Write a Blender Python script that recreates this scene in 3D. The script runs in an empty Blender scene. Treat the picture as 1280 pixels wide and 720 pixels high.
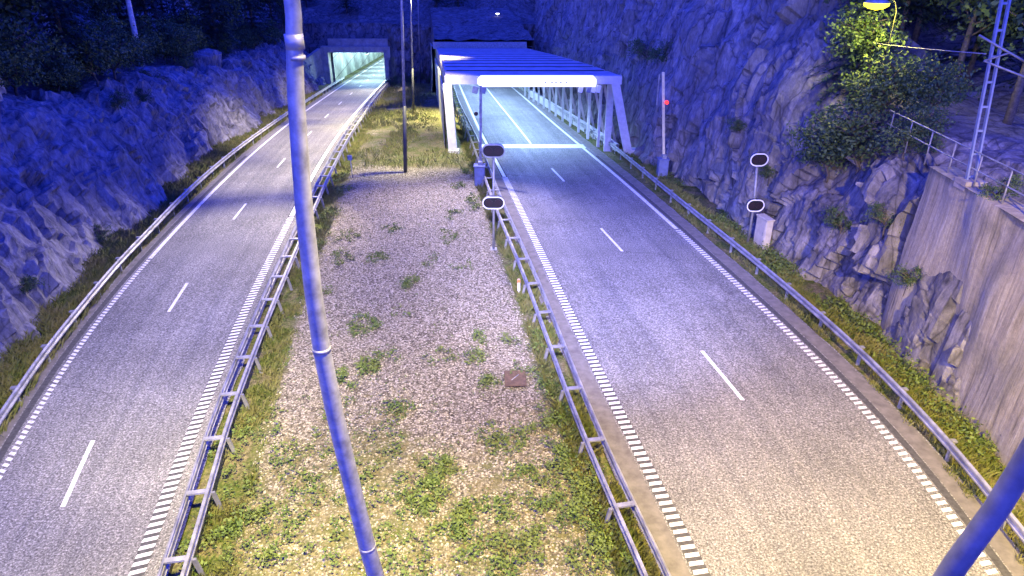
import bpy, math, random
import numpy as np
from mathutils import Vector, noise, Matrix
random.seed(7); rng = np.random.default_rng(7)
S = bpy.context.scene; COL = S.collection
F, DEP, H = 850.0, math.radians(26.3), 13.2      # focal length in photo pixels, camera tilt, camera height

# ------------------------------------------------------------------ ground profile and pixel-to-ground
def g(y):
    """height of the roads: level near the camera, then falling 8.5 % into the tunnels"""
    return -0.085*8*math.log1p(math.exp((min(y, 240)-50)/8.0))
def ray(px, py):
    u = (px-640)/F; v = (360-py)/F
    return np.array([u, math.cos(DEP)+v*math.sin(DEP), -math.sin(DEP)+v*math.cos(DEP)])
def at(px, py, z=0.0):
    r = ray(px, py); lo, hi = 1.0, 600.0
    for _ in range(50):
        m = (lo+hi)/2
        if H+r[2]*m-(g(r[1]*m)+z) > 0: lo = m
        else: hi = m
    return Vector((r[0]*lo, r[1]*lo, H+r[2]*lo))
def at_y(px, py, Y):
    r = ray(px, py); t = Y/r[1]
    return Vector((r[0]*t, Y, H+r[2]*t))
def spl(kn):
    """natural cubic spline x(y), straight beyond its ends"""
    x = np.array([k[0] for k in kn], float); y = np.array([k[1] for k in kn], float)
    n = len(x); h = np.diff(x); A = np.eye(n); b = np.zeros(n)
    for i in range(1, n-1):
        A[i, i-1], A[i, i], A[i, i+1] = h[i-1], 2*(h[i-1]+h[i]), h[i]
        b[i] = 6*((y[i+1]-y[i])/h[i]-(y[i]-y[i-1])/h[i-1])
    M = np.linalg.solve(A, b)
    def f(t):
        if t <= x[0]: return y[0]+(t-x[0])*((y[1]-y[0])/h[0]-h[0]*M[1]/6)
        if t >= x[-1]: return y[-1]+(t-x[-1])*((y[-1]-y[-2])/h[-1]+h[-1]*M[-2]/6)
        i = min(n-2, int(np.searchsorted(x, t)-1)); a = x[i+1]-t; c = t-x[i]
        return float((M[i]*a**3+M[i+1]*c**3)/(6*h[i])+(y[i]/h[i]-M[i]*h[i]/6)*a+(y[i+1]/h[i]-M[i+1]*h[i]/6)*c)
    return f
R_LEFT = spl([(-12, 7.2), (0, 6.1), (11.5, 4.48), (17.3, 3.5), (24.8, 2.3), (39.9, .1), (55.9, -2.25), (72.7, -4.3), (106, -8.0), (160, -14)])
R_RIGHT = spl([(-12, 8.6), (0, 10.4), (8, 11.2), (12, 11.42), (15.5, 11.48), (18.5, 11.28), (25.85, 10.22), (32.4, 9.08), (41.9, 7.4), (55.9, 5.1), (80, 2.25), (106, -.55), (160, -6.5)])
R_RRAIL = spl([(-12, 9.6), (0, 11.3), (8, 12.15), (12.5, 12.4), (15, 12.5), (17.5, 12.47), (20.3, 12.3), (24.6, 11.75), (28.9, 11.05), (36, 9.8), (44, 8.55), (50, 7.72), (56, 6.8), (98, 1.75), (160, -5.2)])
R_LRAIL = spl([(-12, 6.2), (0, 5.1), (11.3, 3.43), (13.5, 3.02), (16.2, 2.55), (20.5, 1.92), (26.9, 1.02), (33.2, .02), (50.9, -2.42), (72, -5.3), (98, -8.2), (160, -15)])
L_RIGHT = spl([(-12, -4.5), (0, -6.9), (11.8, -8.95), (16.6, -9.78), (20.5, -10.38), (25, -11.02), (30.6, -11.72), (42.8, -13.2), (65.7, -15.72), (85, -17.7), (115, -20.6), (160, -24.9)])
L_LEFT = spl([(-12, -7.5), (0, -10.4), (8, -12.6), (14.6, -14.35), (18.3, -15.35), (21.3, -16.05), (24.3, -16.62), (28.5, -17.25), (37.5, -18.3), (54.3, -20.0), (71.4, -21.8), (96, -24.35), (160, -30.5)])
L_LRAIL = spl([(-12, -8.5), (0, -11.4), (8, -13.4), (12, -14.4), (16.7, -15.5), (19.5, -16.22), (24.3, -17.2), (28, -17.85), (32, -18.4), (36, -18.95), (57, -21.0), (66.7, -21.95), (93, -24.75), (160, -31.3)])
L_RRAIL = spl([(-12, -3.3), (0, -5.8), (11, -7.94), (13.7, -8.46), (15.75, -8.86), (18.8, -9.35), (24, -10.05), (31.5, -10.95), (43, -12.3), (66, -14.8), (85, -16.8), (115, -19.7), (160, -24)])
R_LANE = spl([(0, 8.7), (10, 8.25), (18.3, 7.6), (21.5, 7.02), (30.9, 5.45), (34.2, 4.75), (42.9, 3.4), (46.3, 2.75), (55.9, 1.33), (102, -3.9), (160, -10)])
L_LANE = spl([(0, -8.6), (13.7, -11.95), (16.3, -12.62), (24.4, -14.05), (27.4, -14.5), (35.5, -15.45), (38.5, -15.75), (46, -16.4), (48.9, -16.7), (58.7, -17.6), (69, -18.75), (110, -23), (160, -28)])

# ------------------------------------------------------------------ materials
def mat(name):
    m = bpy.data.materials.new(name); m.use_nodes = True
    nt = m.node_tree; b = nt.nodes['Principled BSDF']
    return m, nt, b
def N(nt, kind, **kw):
    n = nt.nodes.new(kind)
    for k, v in kw.items():
        if k in n.inputs.keys() if isinstance(k, str) else False: n.inputs[k].default_value = v
        else: setattr(n, k, v)
    return n
def coords(nt, scale=(1, 1, 1), kind='Object'):
    tc = nt.nodes.new('ShaderNodeTexCoord'); mp = nt.nodes.new('ShaderNodeMapping')
    mp.inputs['Scale'].default_value = scale; nt.links.new(tc.outputs[kind], mp.inputs['Vector'])
    return mp.outputs['Vector']
def ntex(nt, vec, scale, detail=4, rough=.6, dist=0):
    n = nt.nodes.new('ShaderNodeTexNoise'); n.inputs['Scale'].default_value = scale
    n.inputs['Detail'].default_value = detail; n.inputs['Roughness'].default_value = rough; n.inputs['Distortion'].default_value = dist
    nt.links.new(vec, n.inputs['Vector']); return n.outputs['Fac']
def ramp(nt, fac, stops):
    r = nt.nodes.new('ShaderNodeValToRGB'); e = r.color_ramp.elements
    while len(e) < len(stops): e.new(.5)
    for i, (p, c) in enumerate(stops):
        e[i].position = p; e[i].color = (c if len(c) == 4 else (*c, 1))
    nt.links.new(fac, r.inputs['Fac']); return r.outputs['Color']
def mix(nt, fac, a, b, mode='MIX'):
    n = nt.nodes.new('ShaderNodeMix'); n.data_type = 'RGBA'; n.blend_type = mode
    for sock, v in ((n.inputs[0], fac), (n.inputs[6], a), (n.inputs[7], b)):
        if hasattr(v, 'links'): nt.links.new(v, sock)
        elif isinstance(v, (int, float)): sock.default_value = v
        else: sock.default_value = (*v, 1) if len(v) == 3 else v
    return n.outputs[2]
def bump(nt, b, h, strength=.5, dist=.02):
    n = nt.nodes.new('ShaderNodeBump'); n.inputs['Strength'].default_value = strength; n.inputs['Distance'].default_value = dist
    nt.links.new(h, n.inputs['Height']); nt.links.new(n.outputs['Normal'], b.inputs['Normal'])
def g1(v): return (v, v, v)
def plain(name, col, rough=.6, metal=0, var=.25, scale=6, emit=None, estr=0):
    m, nt, b = mat(name)
    v = coords(nt); f = ntex(nt, v, scale, 5)
    c = ramp(nt, f, [(.3, tuple(x*(1-var) for x in col)), (.7, tuple(min(1, x*(1+var)) for x in col))])
    nt.links.new(c, b.inputs['Base Color']); b.inputs['Roughness'].default_value = rough; b.inputs['Metallic'].default_value = metal
    if emit: b.inputs['Emission Color'].default_value = (*emit, 1); b.inputs['Emission Strength'].default_value = estr
    return m
def m_asphalt():
    m, nt, b = mat('asphalt')
    v = coords(nt)
    uv = nt.nodes.new('ShaderNodeTexCoord').outputs['UV']
    fine = ntex(nt, v, 16, 2, .9)
    grain = ramp(nt, fine, [(.3, g1(.045)), (.46, g1(.135)), (.56, g1(.2)), (.7, g1(.42))])
    big = ntex(nt, v, .35, 4)
    c = mix(nt, 1, grain, ramp(nt, big, [(.3, g1(.78)), (.7, g1(1.12))]), 'MULTIPLY')
    mp = nt.nodes.new('ShaderNodeMapping'); mp.inputs['Scale'].default_value = (22, .06, 1); nt.links.new(uv, mp.inputs['Vector'])
    tr = ntex(nt, mp.outputs['Vector'], 1, 3, .55)          # wheel tracks and paver seams run along the lane
    c = mix(nt, 1, c, ramp(nt, tr, [(.3, (.82, .82, .84)), (.68, (1.16, 1.14, 1.1))]), 'MULTIPLY')
    ck = nt.nodes.new('ShaderNodeTexVoronoi'); ck.feature = 'DISTANCE_TO_EDGE'; ck.inputs['Scale'].default_value = .085
    wn = nt.nodes.new('ShaderNodeTexNoise'); wn.inputs['Scale'].default_value = .5; wn.inputs['Detail'].default_value = 5; nt.links.new(v, wn.inputs['Vector'])
    wa = nt.nodes.new('ShaderNodeVectorMath'); wa.operation = 'MULTIPLY_ADD'; nt.links.new(wn.outputs['Color'], wa.inputs[0]); wa.inputs[1].default_value = (2.2, 2.2, 0); nt.links.new(v, wa.inputs[2])
    nt.links.new(wa.outputs[0], ck.inputs['Vector']); c = mix(nt, 1, c, ramp(nt, ck.outputs['Distance'], [(0, g1(.68)), (.002, g1(.8)), (.0032, g1(1))]), 'MULTIPLY')
    nt.links.new(c, b.inputs['Base Color']); b.inputs['Roughness'].default_value = .8; b.inputs['Specular IOR Level'].default_value = .25
    bump(nt, b, fine, .5, .01); return m
def m_paint():
    m, nt, b = mat('road_paint')
    v = coords(nt); f = ntex(nt, v, 9, 6, .75)
    c = ramp(nt, f, [(.36, g1(.22)), (.47, g1(.66)), (.7, (.8, .8, .77))])
    nt.links.new(c, b.inputs['Base Color']); b.inputs['Roughness'].default_value = .6; return m
def m_ground():
    m, nt, b = mat('ground_soil')
    v = coords(nt)
    vo = nt.nodes.new('ShaderNodeTexVoronoi'); vo.inputs['Scale'].default_value = 17; nt.links.new(v, vo.inputs['Vector'])
    st = nt.nodes.new('ShaderNodeSeparateColor'); nt.links.new(vo.outputs['Color'], st.inputs['Color'])
    grav = ramp(nt, st.outputs[0], [(.0, (.1, .09, .065)), (.3, (.25, .22, .155)), (.62, (.38, .34, .25)), (.9, (.62, .57, .44))])
    grav = mix(nt, 1, grav, ramp(nt, vo.outputs['Distance'], [(0, g1(1.1)), (.55, g1(.45))]), 'MULTIPLY')
    fine = ntex(nt, v, 9, 6, .8); mid = ntex(nt, v, 1.3, 5, .7)
    gr = ramp(nt, fine, [(.3, (.02, .03, .008)), (.48, (.06, .085, .018)), (.6, (.13, .14, .045)), (.75, (.25, .22, .1))])
    gr = mix(nt, ramp(nt, mid, [(.42, g1(0)), (.6, g1(.75))]), gr, ramp(nt, fine, [(.3, (.06, .045, .03)), (.5, (.16, .13, .08)), (.72, (.32, .27, .18))]))
    at_ = nt.nodes.new('ShaderNodeAttribute'); at_.attribute_name = 'grass'
    ad = nt.nodes.new('ShaderNodeMath'); ad.operation = 'ADD'; nt.links.new(at_.outputs['Fac'], ad.inputs[0])
    sc = nt.nodes.new('ShaderNodeMath'); sc.operation = 'MULTIPLY_ADD'; nt.links.new(ntex(nt, v, 2.6, 6, .75), sc.inputs[0])
    sc.inputs[1].default_value = 1.6; sc.inputs[2].default_value = -.8; nt.links.new(sc.outputs[0], ad.inputs[1])
    fac = ramp(nt, ad.outputs[0], [(.38, g1(0)), (.62, g1(1))])
    nt.links.new(mix(nt, fac, grav, gr), b.inputs['Base Color']); b.inputs['Roughness'].default_value = .95; b.inputs['Specular IOR Level'].default_value = .1
    hb = mix(nt, .5, vo.outputs['Distance'], fine); bump(nt, b, hb, .9, .05); return m
def m_rock(name, light, dark, tint, moss=.0, crack=.4):
    m, nt, b = mat(name)
    v = coords(nt, (1, 1, .38)); w = coords(nt)
    n1 = ntex(nt, v, 1.4, 8, .72, .6); n2 = ntex(nt, w, .35, 4); n3 = ntex(nt, v, 6, 6, .8)
    c = ramp(nt, n1, [(.3, dark), (.47, tuple((a+c2)/2 for a, c2 in zip(light, dark))), (.62, light)])
    c = mix(nt, ramp(nt, n2, [(.45, g1(0)), (.62, g1(.6))]), c, tint)
    vo = nt.nodes.new('ShaderNodeTexVoronoi'); vo.feature = 'DISTANCE_TO_EDGE'; vo.inputs['Scale'].default_value = .75
    ds = nt.nodes.new('ShaderNodeVectorMath'); ds.operation = 'ADD'
    nz = nt.nodes.new('ShaderNodeTexNoise'); nz.inputs['Scale'].default_value = 1.1; nt.links.new(v, nz.inputs['Vector'])
    nt.links.new(v, ds.inputs[0]); nt.links.new(nz.outputs['Color'], ds.inputs[1]); nt.links.new(ds.outputs[0], vo.inputs['Vector'])
    c = mix(nt, 1, c, ramp(nt, vo.outputs['Distance'], [(0, g1(crack)), (.035, g1(.88)), (.12, g1(1))]), 'MULTIPLY')
    c = mix(nt, 1, c, ramp(nt, n3, [(.3, g1(.55)), (.5, g1(1)), (.7, g1(1.35))]), 'MULTIPLY')
    if moss:
        ge = nt.nodes.new('ShaderNodeNewGeometry'); sx = nt.nodes.new('ShaderNodeSeparateXYZ'); nt.links.new(ge.outputs['Normal'], sx.inputs[0])
        ad = nt.nodes.new('ShaderNodeMath'); ad.operation = 'MULTIPLY_ADD'; nt.links.new(ntex(nt, w, 1.1, 6, .75), ad.inputs[0])
        ad.inputs[1].default_value = 1.5; nt.links.new(sx.outputs['Z'], ad.inputs[2])
        c = mix(nt, ramp(nt, ad.outputs[0], [(1.5-moss, g1(0)), (1.75-moss, g1(.9))]), c, ramp(nt, n3, [(.35, (.02, .03, .01)), (.65, (.08, .09, .03))]))
    nt.links.new(c, b.inputs['Base Color']); b.inputs['Roughness'].default_value = .85; b.inputs['Specular IOR Level'].default_value = .3
    bump(nt, b, mix(nt, .5, n3, n1), .8, .12); return m
def m_shotcrete():
    m, nt, b = mat('stained_concrete')
    v = coords(nt, (1, 5.5, .32)); w = coords(nt)
    n1 = ntex(nt, v, 1.2, 7, .72, .3); n2 = ntex(nt, w, .6, 5); n3 = ntex(nt, w, 7, 5, .8)
    c = ramp(nt, n1, [(.3, (.1, .088, .06)), (.45, (.31, .27, .18)), (.6, (.42, .375, .26)), (.72, (.54, .49, .36))])
    c = mix(nt, ramp(nt, n2, [(.5, g1(0)), (.68, g1(.6))]), c, (.16, .15, .1))
    c = mix(nt, 1, c, ramp(nt, n3, [(.3, g1(.75)), (.7, g1(1.15))]), 'MULTIPLY')
    nt.links.new(c, b.inputs['Base Color']); b.inputs['Roughness'].default_value = .9; bump(nt, b, mix(nt, .4, n1, n3), .8, .06); return m
def m_leaf(name, a, bcol, dry=None):
    m, nt, b = mat(name)
    oi = nt.nodes.new('ShaderNodeNewGeometry'); w = coords(nt)
    n = ntex(nt, w, 1.3, 3); mx = mix(nt, oi.outputs['Random Per Island'], a, bcol)
    c = mix(nt, ramp(nt, n, [(.35, g1(0)), (.65, g1(.8))]), mx, dry or a)
    nt.links.new(c, b.inputs['Base Color']); b.inputs['Roughness'].default_value = .6; b.inputs['Specular IOR Level'].default_value = .25
    return m
def m_tunnel():
    m, nt, b = mat('tunnel_wall_panel'); w = coords(nt)
    br = nt.nodes.new('ShaderNodeTexBrick'); br.inputs['Scale'].default_value = 1; br.offset = 0; br.inputs['Brick Width'].default_value = 4.8; br.inputs['Row Height'].default_value = 3.2; br.inputs['Mortar Size'].default_value = .09
    br.inputs['Color1'].default_value = (.3, .33, .27, 1); br.inputs['Color2'].default_value = (.22, .26, .22, 1); br.inputs['Mortar'].default_value = (.05, .06, .055, 1)
    mp = nt.nodes.new('ShaderNodeMapping'); mp.inputs['Rotation'].default_value = (math.pi/2, 0, math.pi/2); nt.links.new(w, mp.inputs['Vector']); 
    sp = nt.nodes.new('ShaderNodeSeparateXYZ'); nt.links.new(w, sp.inputs[0]); cb = nt.nodes.new('ShaderNodeCombineXYZ'); nt.links.new(sp.outputs['Y'], cb.inputs['X']); nt.links.new(sp.outputs['Z'], cb.inputs['Y']); nt.links.new(cb.outputs[0], br.inputs['Vector'])
    c = mix(nt, 1, br.outputs['Color'], ramp(nt, ntex(nt, w, .7, 6, .7), [(.35, g1(.4)), (.6, g1(1.15))]), 'MULTIPLY')
    nt.links.new(c, b.inputs['Base Color']); b.inputs['Roughness'].default_value = .65; return m
def nospec(m): m.node_tree.nodes['Principled BSDF'].inputs['Specular IOR Level'].default_value = 0; return m
M = dict(
    asphalt=m_asphalt(), paint=m_paint(), ground=m_ground(),
    rockL=m_rock('granite_left', (.29, .285, .31), (.045, .044, .05), (.15, .147, .165), .12, .55),
    rockR=m_rock('granite_right', (.29, .275, .275), (.04, .039, .041), (.125, .12, .12), .42, .4),
    rockE=m_rock('granite_end', (.2, .18, .165), (.03, .028, .026), (.08, .075, .07), .4, .25),
    wall=m_shotcrete(), concrete=plain('portal_concrete', (.3, .27, .23), .9, 0, .35, 1.5),
    shoulder=plain('shoulder_asphalt', (.135, .125, .12), .9, 0, .3, 3), milled=plain('milled_asphalt', (.055, .055, .058), .9, 0, .4, 8),
    galv=plain('galvanised_steel', (.27, .275, .28), .55, .4, .45, 2.5), galvd=plain('weathered_steel', (.3, .31, .31), .6, .3, .3, 6),
    pole=plain('pole_steel', (.24, .25, .3), .5, .3, .35, 7), darkpole=plain('dark_pole_paint', (.05, .052, .055), .5, .2, .3, 4),
    white=plain('white_enamel', (.78, .78, .76), .45, 0, .06, 3), offwhite=plain('grey_white_paint', (.48, .48, .47), .55, 0, .15, 3),
    lilac=plain('pale_steel_roof', (.42, .37, .36), .8, 0, .25, 1.2), black=plain('black_plastic', (.012, .012, .014), .35),
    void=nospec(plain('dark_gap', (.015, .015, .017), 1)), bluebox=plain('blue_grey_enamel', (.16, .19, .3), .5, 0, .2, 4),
    cream=plain('cream_enamel', (.5, .46, .36), .6, 0, .2, 3), rust=plain('rusty_plate', (.11, .072, .042), .9, .1, .45, 5),
    red=plain('red_lens', (.5, .02, .02), .3, emit=(1, .05, .04), estr=1.2), dimred=plain('dim_red_lens', (.022, .014, .018), .3),
    yellow=plain('pale_yellow_boom', (.7, .62, .34), .55, 0, .15, 4), header=plain('white_face_added_glow', (.85, .85, .85), .5, emit=(.92, .95, 1), estr=.75),  # header glow is added; the panel is white paint, no lamp
    tunwall=m_tunnel(), tile=plain('tunnel_lining', (.3, .3, .3), .8, 0, .3, 1),
    lampc=plain('tunnel_lamp_glass', (.8, .9, .9), .4, emit=(.6, .95, 1), estr=6), lampw=nospec(plain('lamp_glass_warm', (.25, .22, .02), .6, emit=(1, .86, .04), estr=2.6)),
    lampd=plain('lamp_glass_far', (.8, .8, .6), .4, emit=(1, .95, .7), estr=5),
    bark=plain('bark', (.1, .085, .07), .95, 0, .5, 8), birch=plain('birch_bark', (.55, .54, .52), .8, 0, .4, 5),
    conifer=m_leaf('spruce_needles', (.02, .04, .026), (.045, .075, .045)), broad=m_leaf('broad_leaves', (.04, .075, .035), (.08, .12, .06)),
    bush=m_leaf('bush_leaves', (.045, .085, .03), (.11, .15, .06)), weed=m_leaf('weed_leaves', (.045, .085, .015), (.13, .19, .045), (.12, .145, .04)),
    grass=m_leaf('grass_blades', (.05, .085, .015), (.15, .17, .05), (.2, .18, .075)), sleeper=plain('ballast', (.16, .15, .15), .95, 0, .5, 9),
    stones=m_leaf('gravel_stones', (.09, .075, .065), (.54, .5, .38), (.3, .27, .2)), mast=plain('mast_steel', (.2, .24, .34), .6, .2, .2, 3), wire=plain('copper_wire', (.3, .3, .34), .5, .4),
)

# ------------------------------------------------------------------ mesh building
def wloc(o):
    v = Vector((0, 0, 0))
    while o: v += o.location; o = o.parent
    return v
class MB:
    def __init__(s): s.v = []; s.f = []; s.sm = []
    def add(s, vs, fs, smooth=False):
        n = len(s.v); s.v += [tuple(v) for v in vs]; s.f += [tuple(i+n for i in f) for f in fs]; s.sm += [smooth]*len(fs); return s
    def box(s, c, d, rz=0, bev=0, rx=0, ry=0):
        a, b2, e = d[0]/2, d[1]/2, d[2]/2
        R = Matrix.Rotation(rz, 3, 'Z') @ Matrix.Rotation(ry, 3, 'Y') @ Matrix.Rotation(rx, 3, 'X')
        if bev:
            k = bev; pts = []
            for z, q in ((-e, k), (-e+k, 0), (e-k, 0), (e, k)):
                A, B = a-q, b2-q
                pts += [(-A+k, -B, z), (A-k, -B, z), (A, -B+k, z), (A, B-k, z), (A-k, B, z), (-A+k, B, z), (-A, B-k, z), (-A, -B+k, z)]
            fs = [tuple(range(7, -1, -1)), tuple(range(24, 32))]
            for L in range(3):
                for i in range(8): fs.append((L*8+i, L*8+(i+1) % 8, L*8+8+(i+1) % 8, L*8+8+i))
        else:
            pts = [(-a, -b2, -e), (a, -b2, -e), (a, b2, -e), (-a, b2, -e), (-a, -b2, e), (a, -b2, e), (a, b2, e), (-a, b2, e)]
            fs = [(3, 2, 1, 0), (4, 5, 6, 7), (0, 1, 5, 4), (1, 2, 6, 5), (2, 3, 7, 6), (3, 0, 4, 7)]
        return s.add([Vector(c)+R @ Vector(p) for p in pts], fs)
    def tube(s, path, r, n=8, cap=True):
        path = [Vector(p) for p in path]; rs = r if isinstance(r, (list, tuple)) else [r]*len(path)
        vs = []
        t0 = (path[1]-path[0]).normalized(); ref = Vector((0, 0, 1)) if abs(t0.z) < .9 else Vector((1, 0, 0))
        for i, p in enumerate(path):
            t = (path[min(i+1, len(path)-1)]-path[max(i-1, 0)]).normalized()
            a = t.cross(ref).normalized(); b2 = a.cross(t)
            for k in range(n):
                q = 2*math.pi*k/n; vs.append(p+(a*math.cos(q)+b2*math.sin(q))*rs[i])
        fs = [(i*n+k, i*n+(k+1) % n, (i+1)*n+(k+1) % n, (i+1)*n+k) for i in range(len(path)-1) for k in range(n)]
        s.add(vs, fs, True)
        if cap:
            o = len(s.v)-len(vs); s.f += [tuple(o+k for k in range(n-1, -1, -1)), tuple(o+(len(path)-1)*n+k for k in range(n))]; s.sm += [False, False]
        return s
    def bar(s, a, b2, w, d):
        """rectangular bar from a to b; w across (x), d in depth (y)"""
        a, b2 = Vector(a), Vector(b2)
        q = [(-w/2, -d/2), (w/2, -d/2), (w/2, d/2), (-w/2, d/2)]
        vs = [a+Vector((x, y, 0)) for x, y in q]+[b2+Vector((x, y, 0)) for x, y in q]
        return s.add(vs, [(3, 2, 1, 0), (4, 5, 6, 7), (0, 1, 5, 4), (1, 2, 6, 5), (2, 3, 7, 6), (3, 0, 4, 7)])
    def extr(s, prof, y0, y1, axis='y'):
        """closed (x,z) outline extruded in y"""
        n = len(prof); vs = [(x, y0, z) for x, z in prof]+[(x, y1, z) for x, z in prof]
        return s.add(vs, [tuple(range(n)), tuple(range(2*n-1, n-1, -1))]+[(i, i+n, (i+1) % n+n, (i+1) % n) for i in range(n)])
    def build(s, name, m, parent=None):
        me = bpy.data.meshes.new(name); L = wloc(parent) if parent else Vector((0, 0, 0))
        me.from_pydata([(v[0]-L.x, v[1]-L.y, v[2]-L.z) for v in s.v], [], s.f)
        me.polygons.foreach_set('use_smooth', s.sm); me.materials.append(m); me.update()
        o = bpy.data.objects.new(name, me); COL.objects.link(o); o.parent = parent; return o
def tag(o, label=None, cat=None, group=None, kind=None):
    for k, v in (('label', label), ('category', cat), ('group', group), ('kind', kind)):
        if v: o[k] = v
    return o
def empty(name, loc, label, cat, group=None):
    o = bpy.data.objects.new(name, None); o.empty_display_size = .3; COL.objects.link(o); o.location = loc
    return tag(o, label, cat, group)
def dup_part(o, parent, loc, rz=0):
    c = o.copy(); COL.objects.link(c); c.parent = parent; c.location = Vector(loc)-wloc(parent); c.rotation_euler = (0, 0, rz); return c
def copy_tree(o, parent=None):
    kids = list(o.children); c = o.copy(); COL.objects.link(c); c.parent = parent
    for k in kids: copy_tree(k, c)
    return c
def structure(mb, name, m): return tag(mb.build(name, m), kind='structure')
def frange(a, b, s):
    n = max(1, int(round((b-a)/s))); return [a+(b-a)*i/n for i in range(n+1)]
def heading(f, y): return math.atan2(-(f(y+.2)-f(y-.2))/.4, 1)      # rotation about z that turns +y along the curve

# ------------------------------------------------------------------ ground, roads, markings
def axis(lo, hi, fl, fh, fine):
    a = list(np.arange(fl, fh+1e-6, fine)); s = fine*2; x = fl
    while x > lo: x -= s; s *= 1.6; a.insert(0, max(x, lo))
    s = fine*2; x = fh
    while x < hi: x += s; s *= 1.6; a.append(min(x, hi))
    return a
def smooth01(a, b, x): t = min(1, max(0, (x-a)/(b-a))); return t*t*(3-2*t)
def grass_amount(x, y):
    lr, rl = L_RRAIL(y)+.45, R_LRAIL(y)-.4
    if lr-.6 < x < rl+.6:
        n = noise.noise((x*.35, y*.35, 3)); n2 = noise.noise((x*.11, y*.13, 8))
        side = max(1-smooth01(.4, 1.9, x-lr), 1-smooth01(.2, 1.2, rl-x))
        near = 1-smooth01(12, 23, y)
        base = .13+.34*near+.3*n+.14*n2
        far = smooth01(44.5, 46.5, y+.6*n)*(.62+.25*n+.1*n2)
        return max(base, far, side*.9+.1*n)
    return .9
gb = MB(); XS = axis(-420, 420, -22, 16, .45); YS = axis(-60, 520, 6, 112, .45)
att = []
for y in YS:
    z = g(y)-.03
    for x in XS:
        inmed = L_RRAIL(y)+.5 < x < R_LRAIL(y)-.4
        dz = (.05*noise.noise((x*.5, y*.5, 0))+.02*noise.noise((x*1.7, y*1.7, 5))) if (-22 < x < 16 and 5 < y < 112) else 0
        if inmed:
            d = min(x-L_RRAIL(y)-.5, R_LRAIL(y)-.4-x)
            dz += .02+(.25 if y < 44 else .5)*smooth01(0, 2.5, d)*(smooth01(8, 14, y))*.5
        else: dz = min(dz, .02)-.03
        if R_LEFT(y)-.9 < x < R_RIGHT(y)+1 or L_LEFT(y)-1 < x < L_RIGHT(y)+.9: dz = -.06
        gb.v.append((x, y, z+dz)); att.append(grass_amount(x, y) if -60 < x < 40 and -20 < y < 130 else .9)
nx = len(XS)
gb.f = [(j*nx+i, j*nx+i+1, (j+1)*nx+i+1, (j+1)*nx+i) for j in range(len(YS)-1) for i in range(nx-1)]; gb.sm = [True]*len(gb.f)
go = structure(gb, 'ground', M['ground'])
a_ = go.data.attributes.new('grass', 'FLOAT', 'POINT'); a_.data.foreach_set('value', att)

def ribbon(name, fa, fb, y0, y1, dz, m, step=1.0, nu=2, uv=True):
    ys = frange(y0, y1, step); vs = []; uvs = []
    for y in ys:
        a, b2 = fa(y), fb(y)
        for i in range(nu+1): vs.append((a+(b2-a)*i/nu, y, g(y)+dz)); uvs.append((i/nu, y))
    n = nu+1
    mb = MB(); mb.v = vs; mb.f = [(j*n+i, j*n+i+1, (j+1)*n+i+1, (j+1)*n+i) for j in range(len(ys)-1) for i in range(nu)]; mb.sm = [True]*len(mb.f)
    o = structure(mb, name, m)
    if uv:
        l = o.data.uv_layers.new(name='UVMap')
        for p in o.data.polygons:
            for li in p.loop_indices: l.data[li].uv = uvs[o.data.loops[li].vertex_index]
    return o
def wob(f, d, k): return lambda y: f(y)+d+.06*noise.noise((y*.9, k, 0))+.05*noise.noise((y*.23, k, 2))
ribbon('road_northbound', wob(R_LEFT, -1.0, 1), wob(R_RIGHT, 1.08, 2), -14, 236, 0, M['asphalt'], .4, 8)
ribbon('road_southbound', wob(L_LEFT, -.75, 3), wob(L_RIGHT, .75, 4), -14, 236, 0, M['asphalt'], .4, 8)
ribbon('milled_strip', lambda y: R_LEFT(y)-.2, lambda y: R_LEFT(y)+.2, -8, 60, .0035, M['milled'], 1, 1)
ribbon('milled_strip', lambda y: L_RIGHT(y)-.19, lambda y: L_RIGHT(y)+.19, -8, 60, .0035, M['milled'], 1, 1)
ribbon('shoulder', wob(R_LEFT, -.94, 11), lambda y: R_LEFT(y)-.26, -10, 90, .003, M['shoulder'], .5, 2)
ribbon('shoulder', lambda y: R_RIGHT(y)+.46, wob(R_RIGHT, 1.02, 12), -10, 90, .003, M['shoulder'], .5, 2)
ribbon('shoulder', wob(L_LEFT, -.7, 13), lambda y: L_LEFT(y)-.48, -10, 90, .003, M['shoulder'], .5, 2)
for nm, f, d in (('milled_strip', R_RIGHT, .3), ('milled_strip', L_LEFT, -.33)):
    ribbon(nm, lambda y: f(y)+d-.1, lambda y: f(y)+d+.12, -8, 50, .004, M['milled'], 1, 1)
def ladder(f, y0, y1, w, period, skew):
    """edge line of raised cross bars"""
    mb = MB(); y = y0
    while y < y1:
        x = f(y); z = g(y)+.006; h = period*.26
        p = [(-w/2, -h-skew), (w/2, -h+skew), (w/2, h+skew), (-w/2, h-skew)]
        mb.add([(x+a, y+b2, z) for a, b2 in p], [(0, 1, 2, 3)]); y += period
    return mb
def solid(mb, f, y0, y1, w, step=.8, dz=.006):
    ys = frange(y0, y1, step); n = len(mb.v)
    for y in ys: mb.v += [(f(y)-w/2, y, g(y)+dz), (f(y)+w/2, y, g(y)+dz)]
    for j in range(len(ys)-1): mb.f.append((n+2*j, n+2*j+1, n+2*j+3, n+2*j+2)); mb.sm.append(True)
    return mb
structure(solid(ladder(R_LEFT, 4, 44, .36, .25, .03), R_LEFT, 44, 234, .22), 'edge_line', M['paint'])
structure(solid(ladder(R_RIGHT, 4, 34, .28, .25, .03), R_RIGHT, 34, 234, .22), 'edge_line', M['paint'])
structure(solid(ladder(L_RIGHT, 4, 36, .34, .25, .06), L_RIGHT, 36, 234, .26), 'edge_line', M['paint'])
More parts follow.
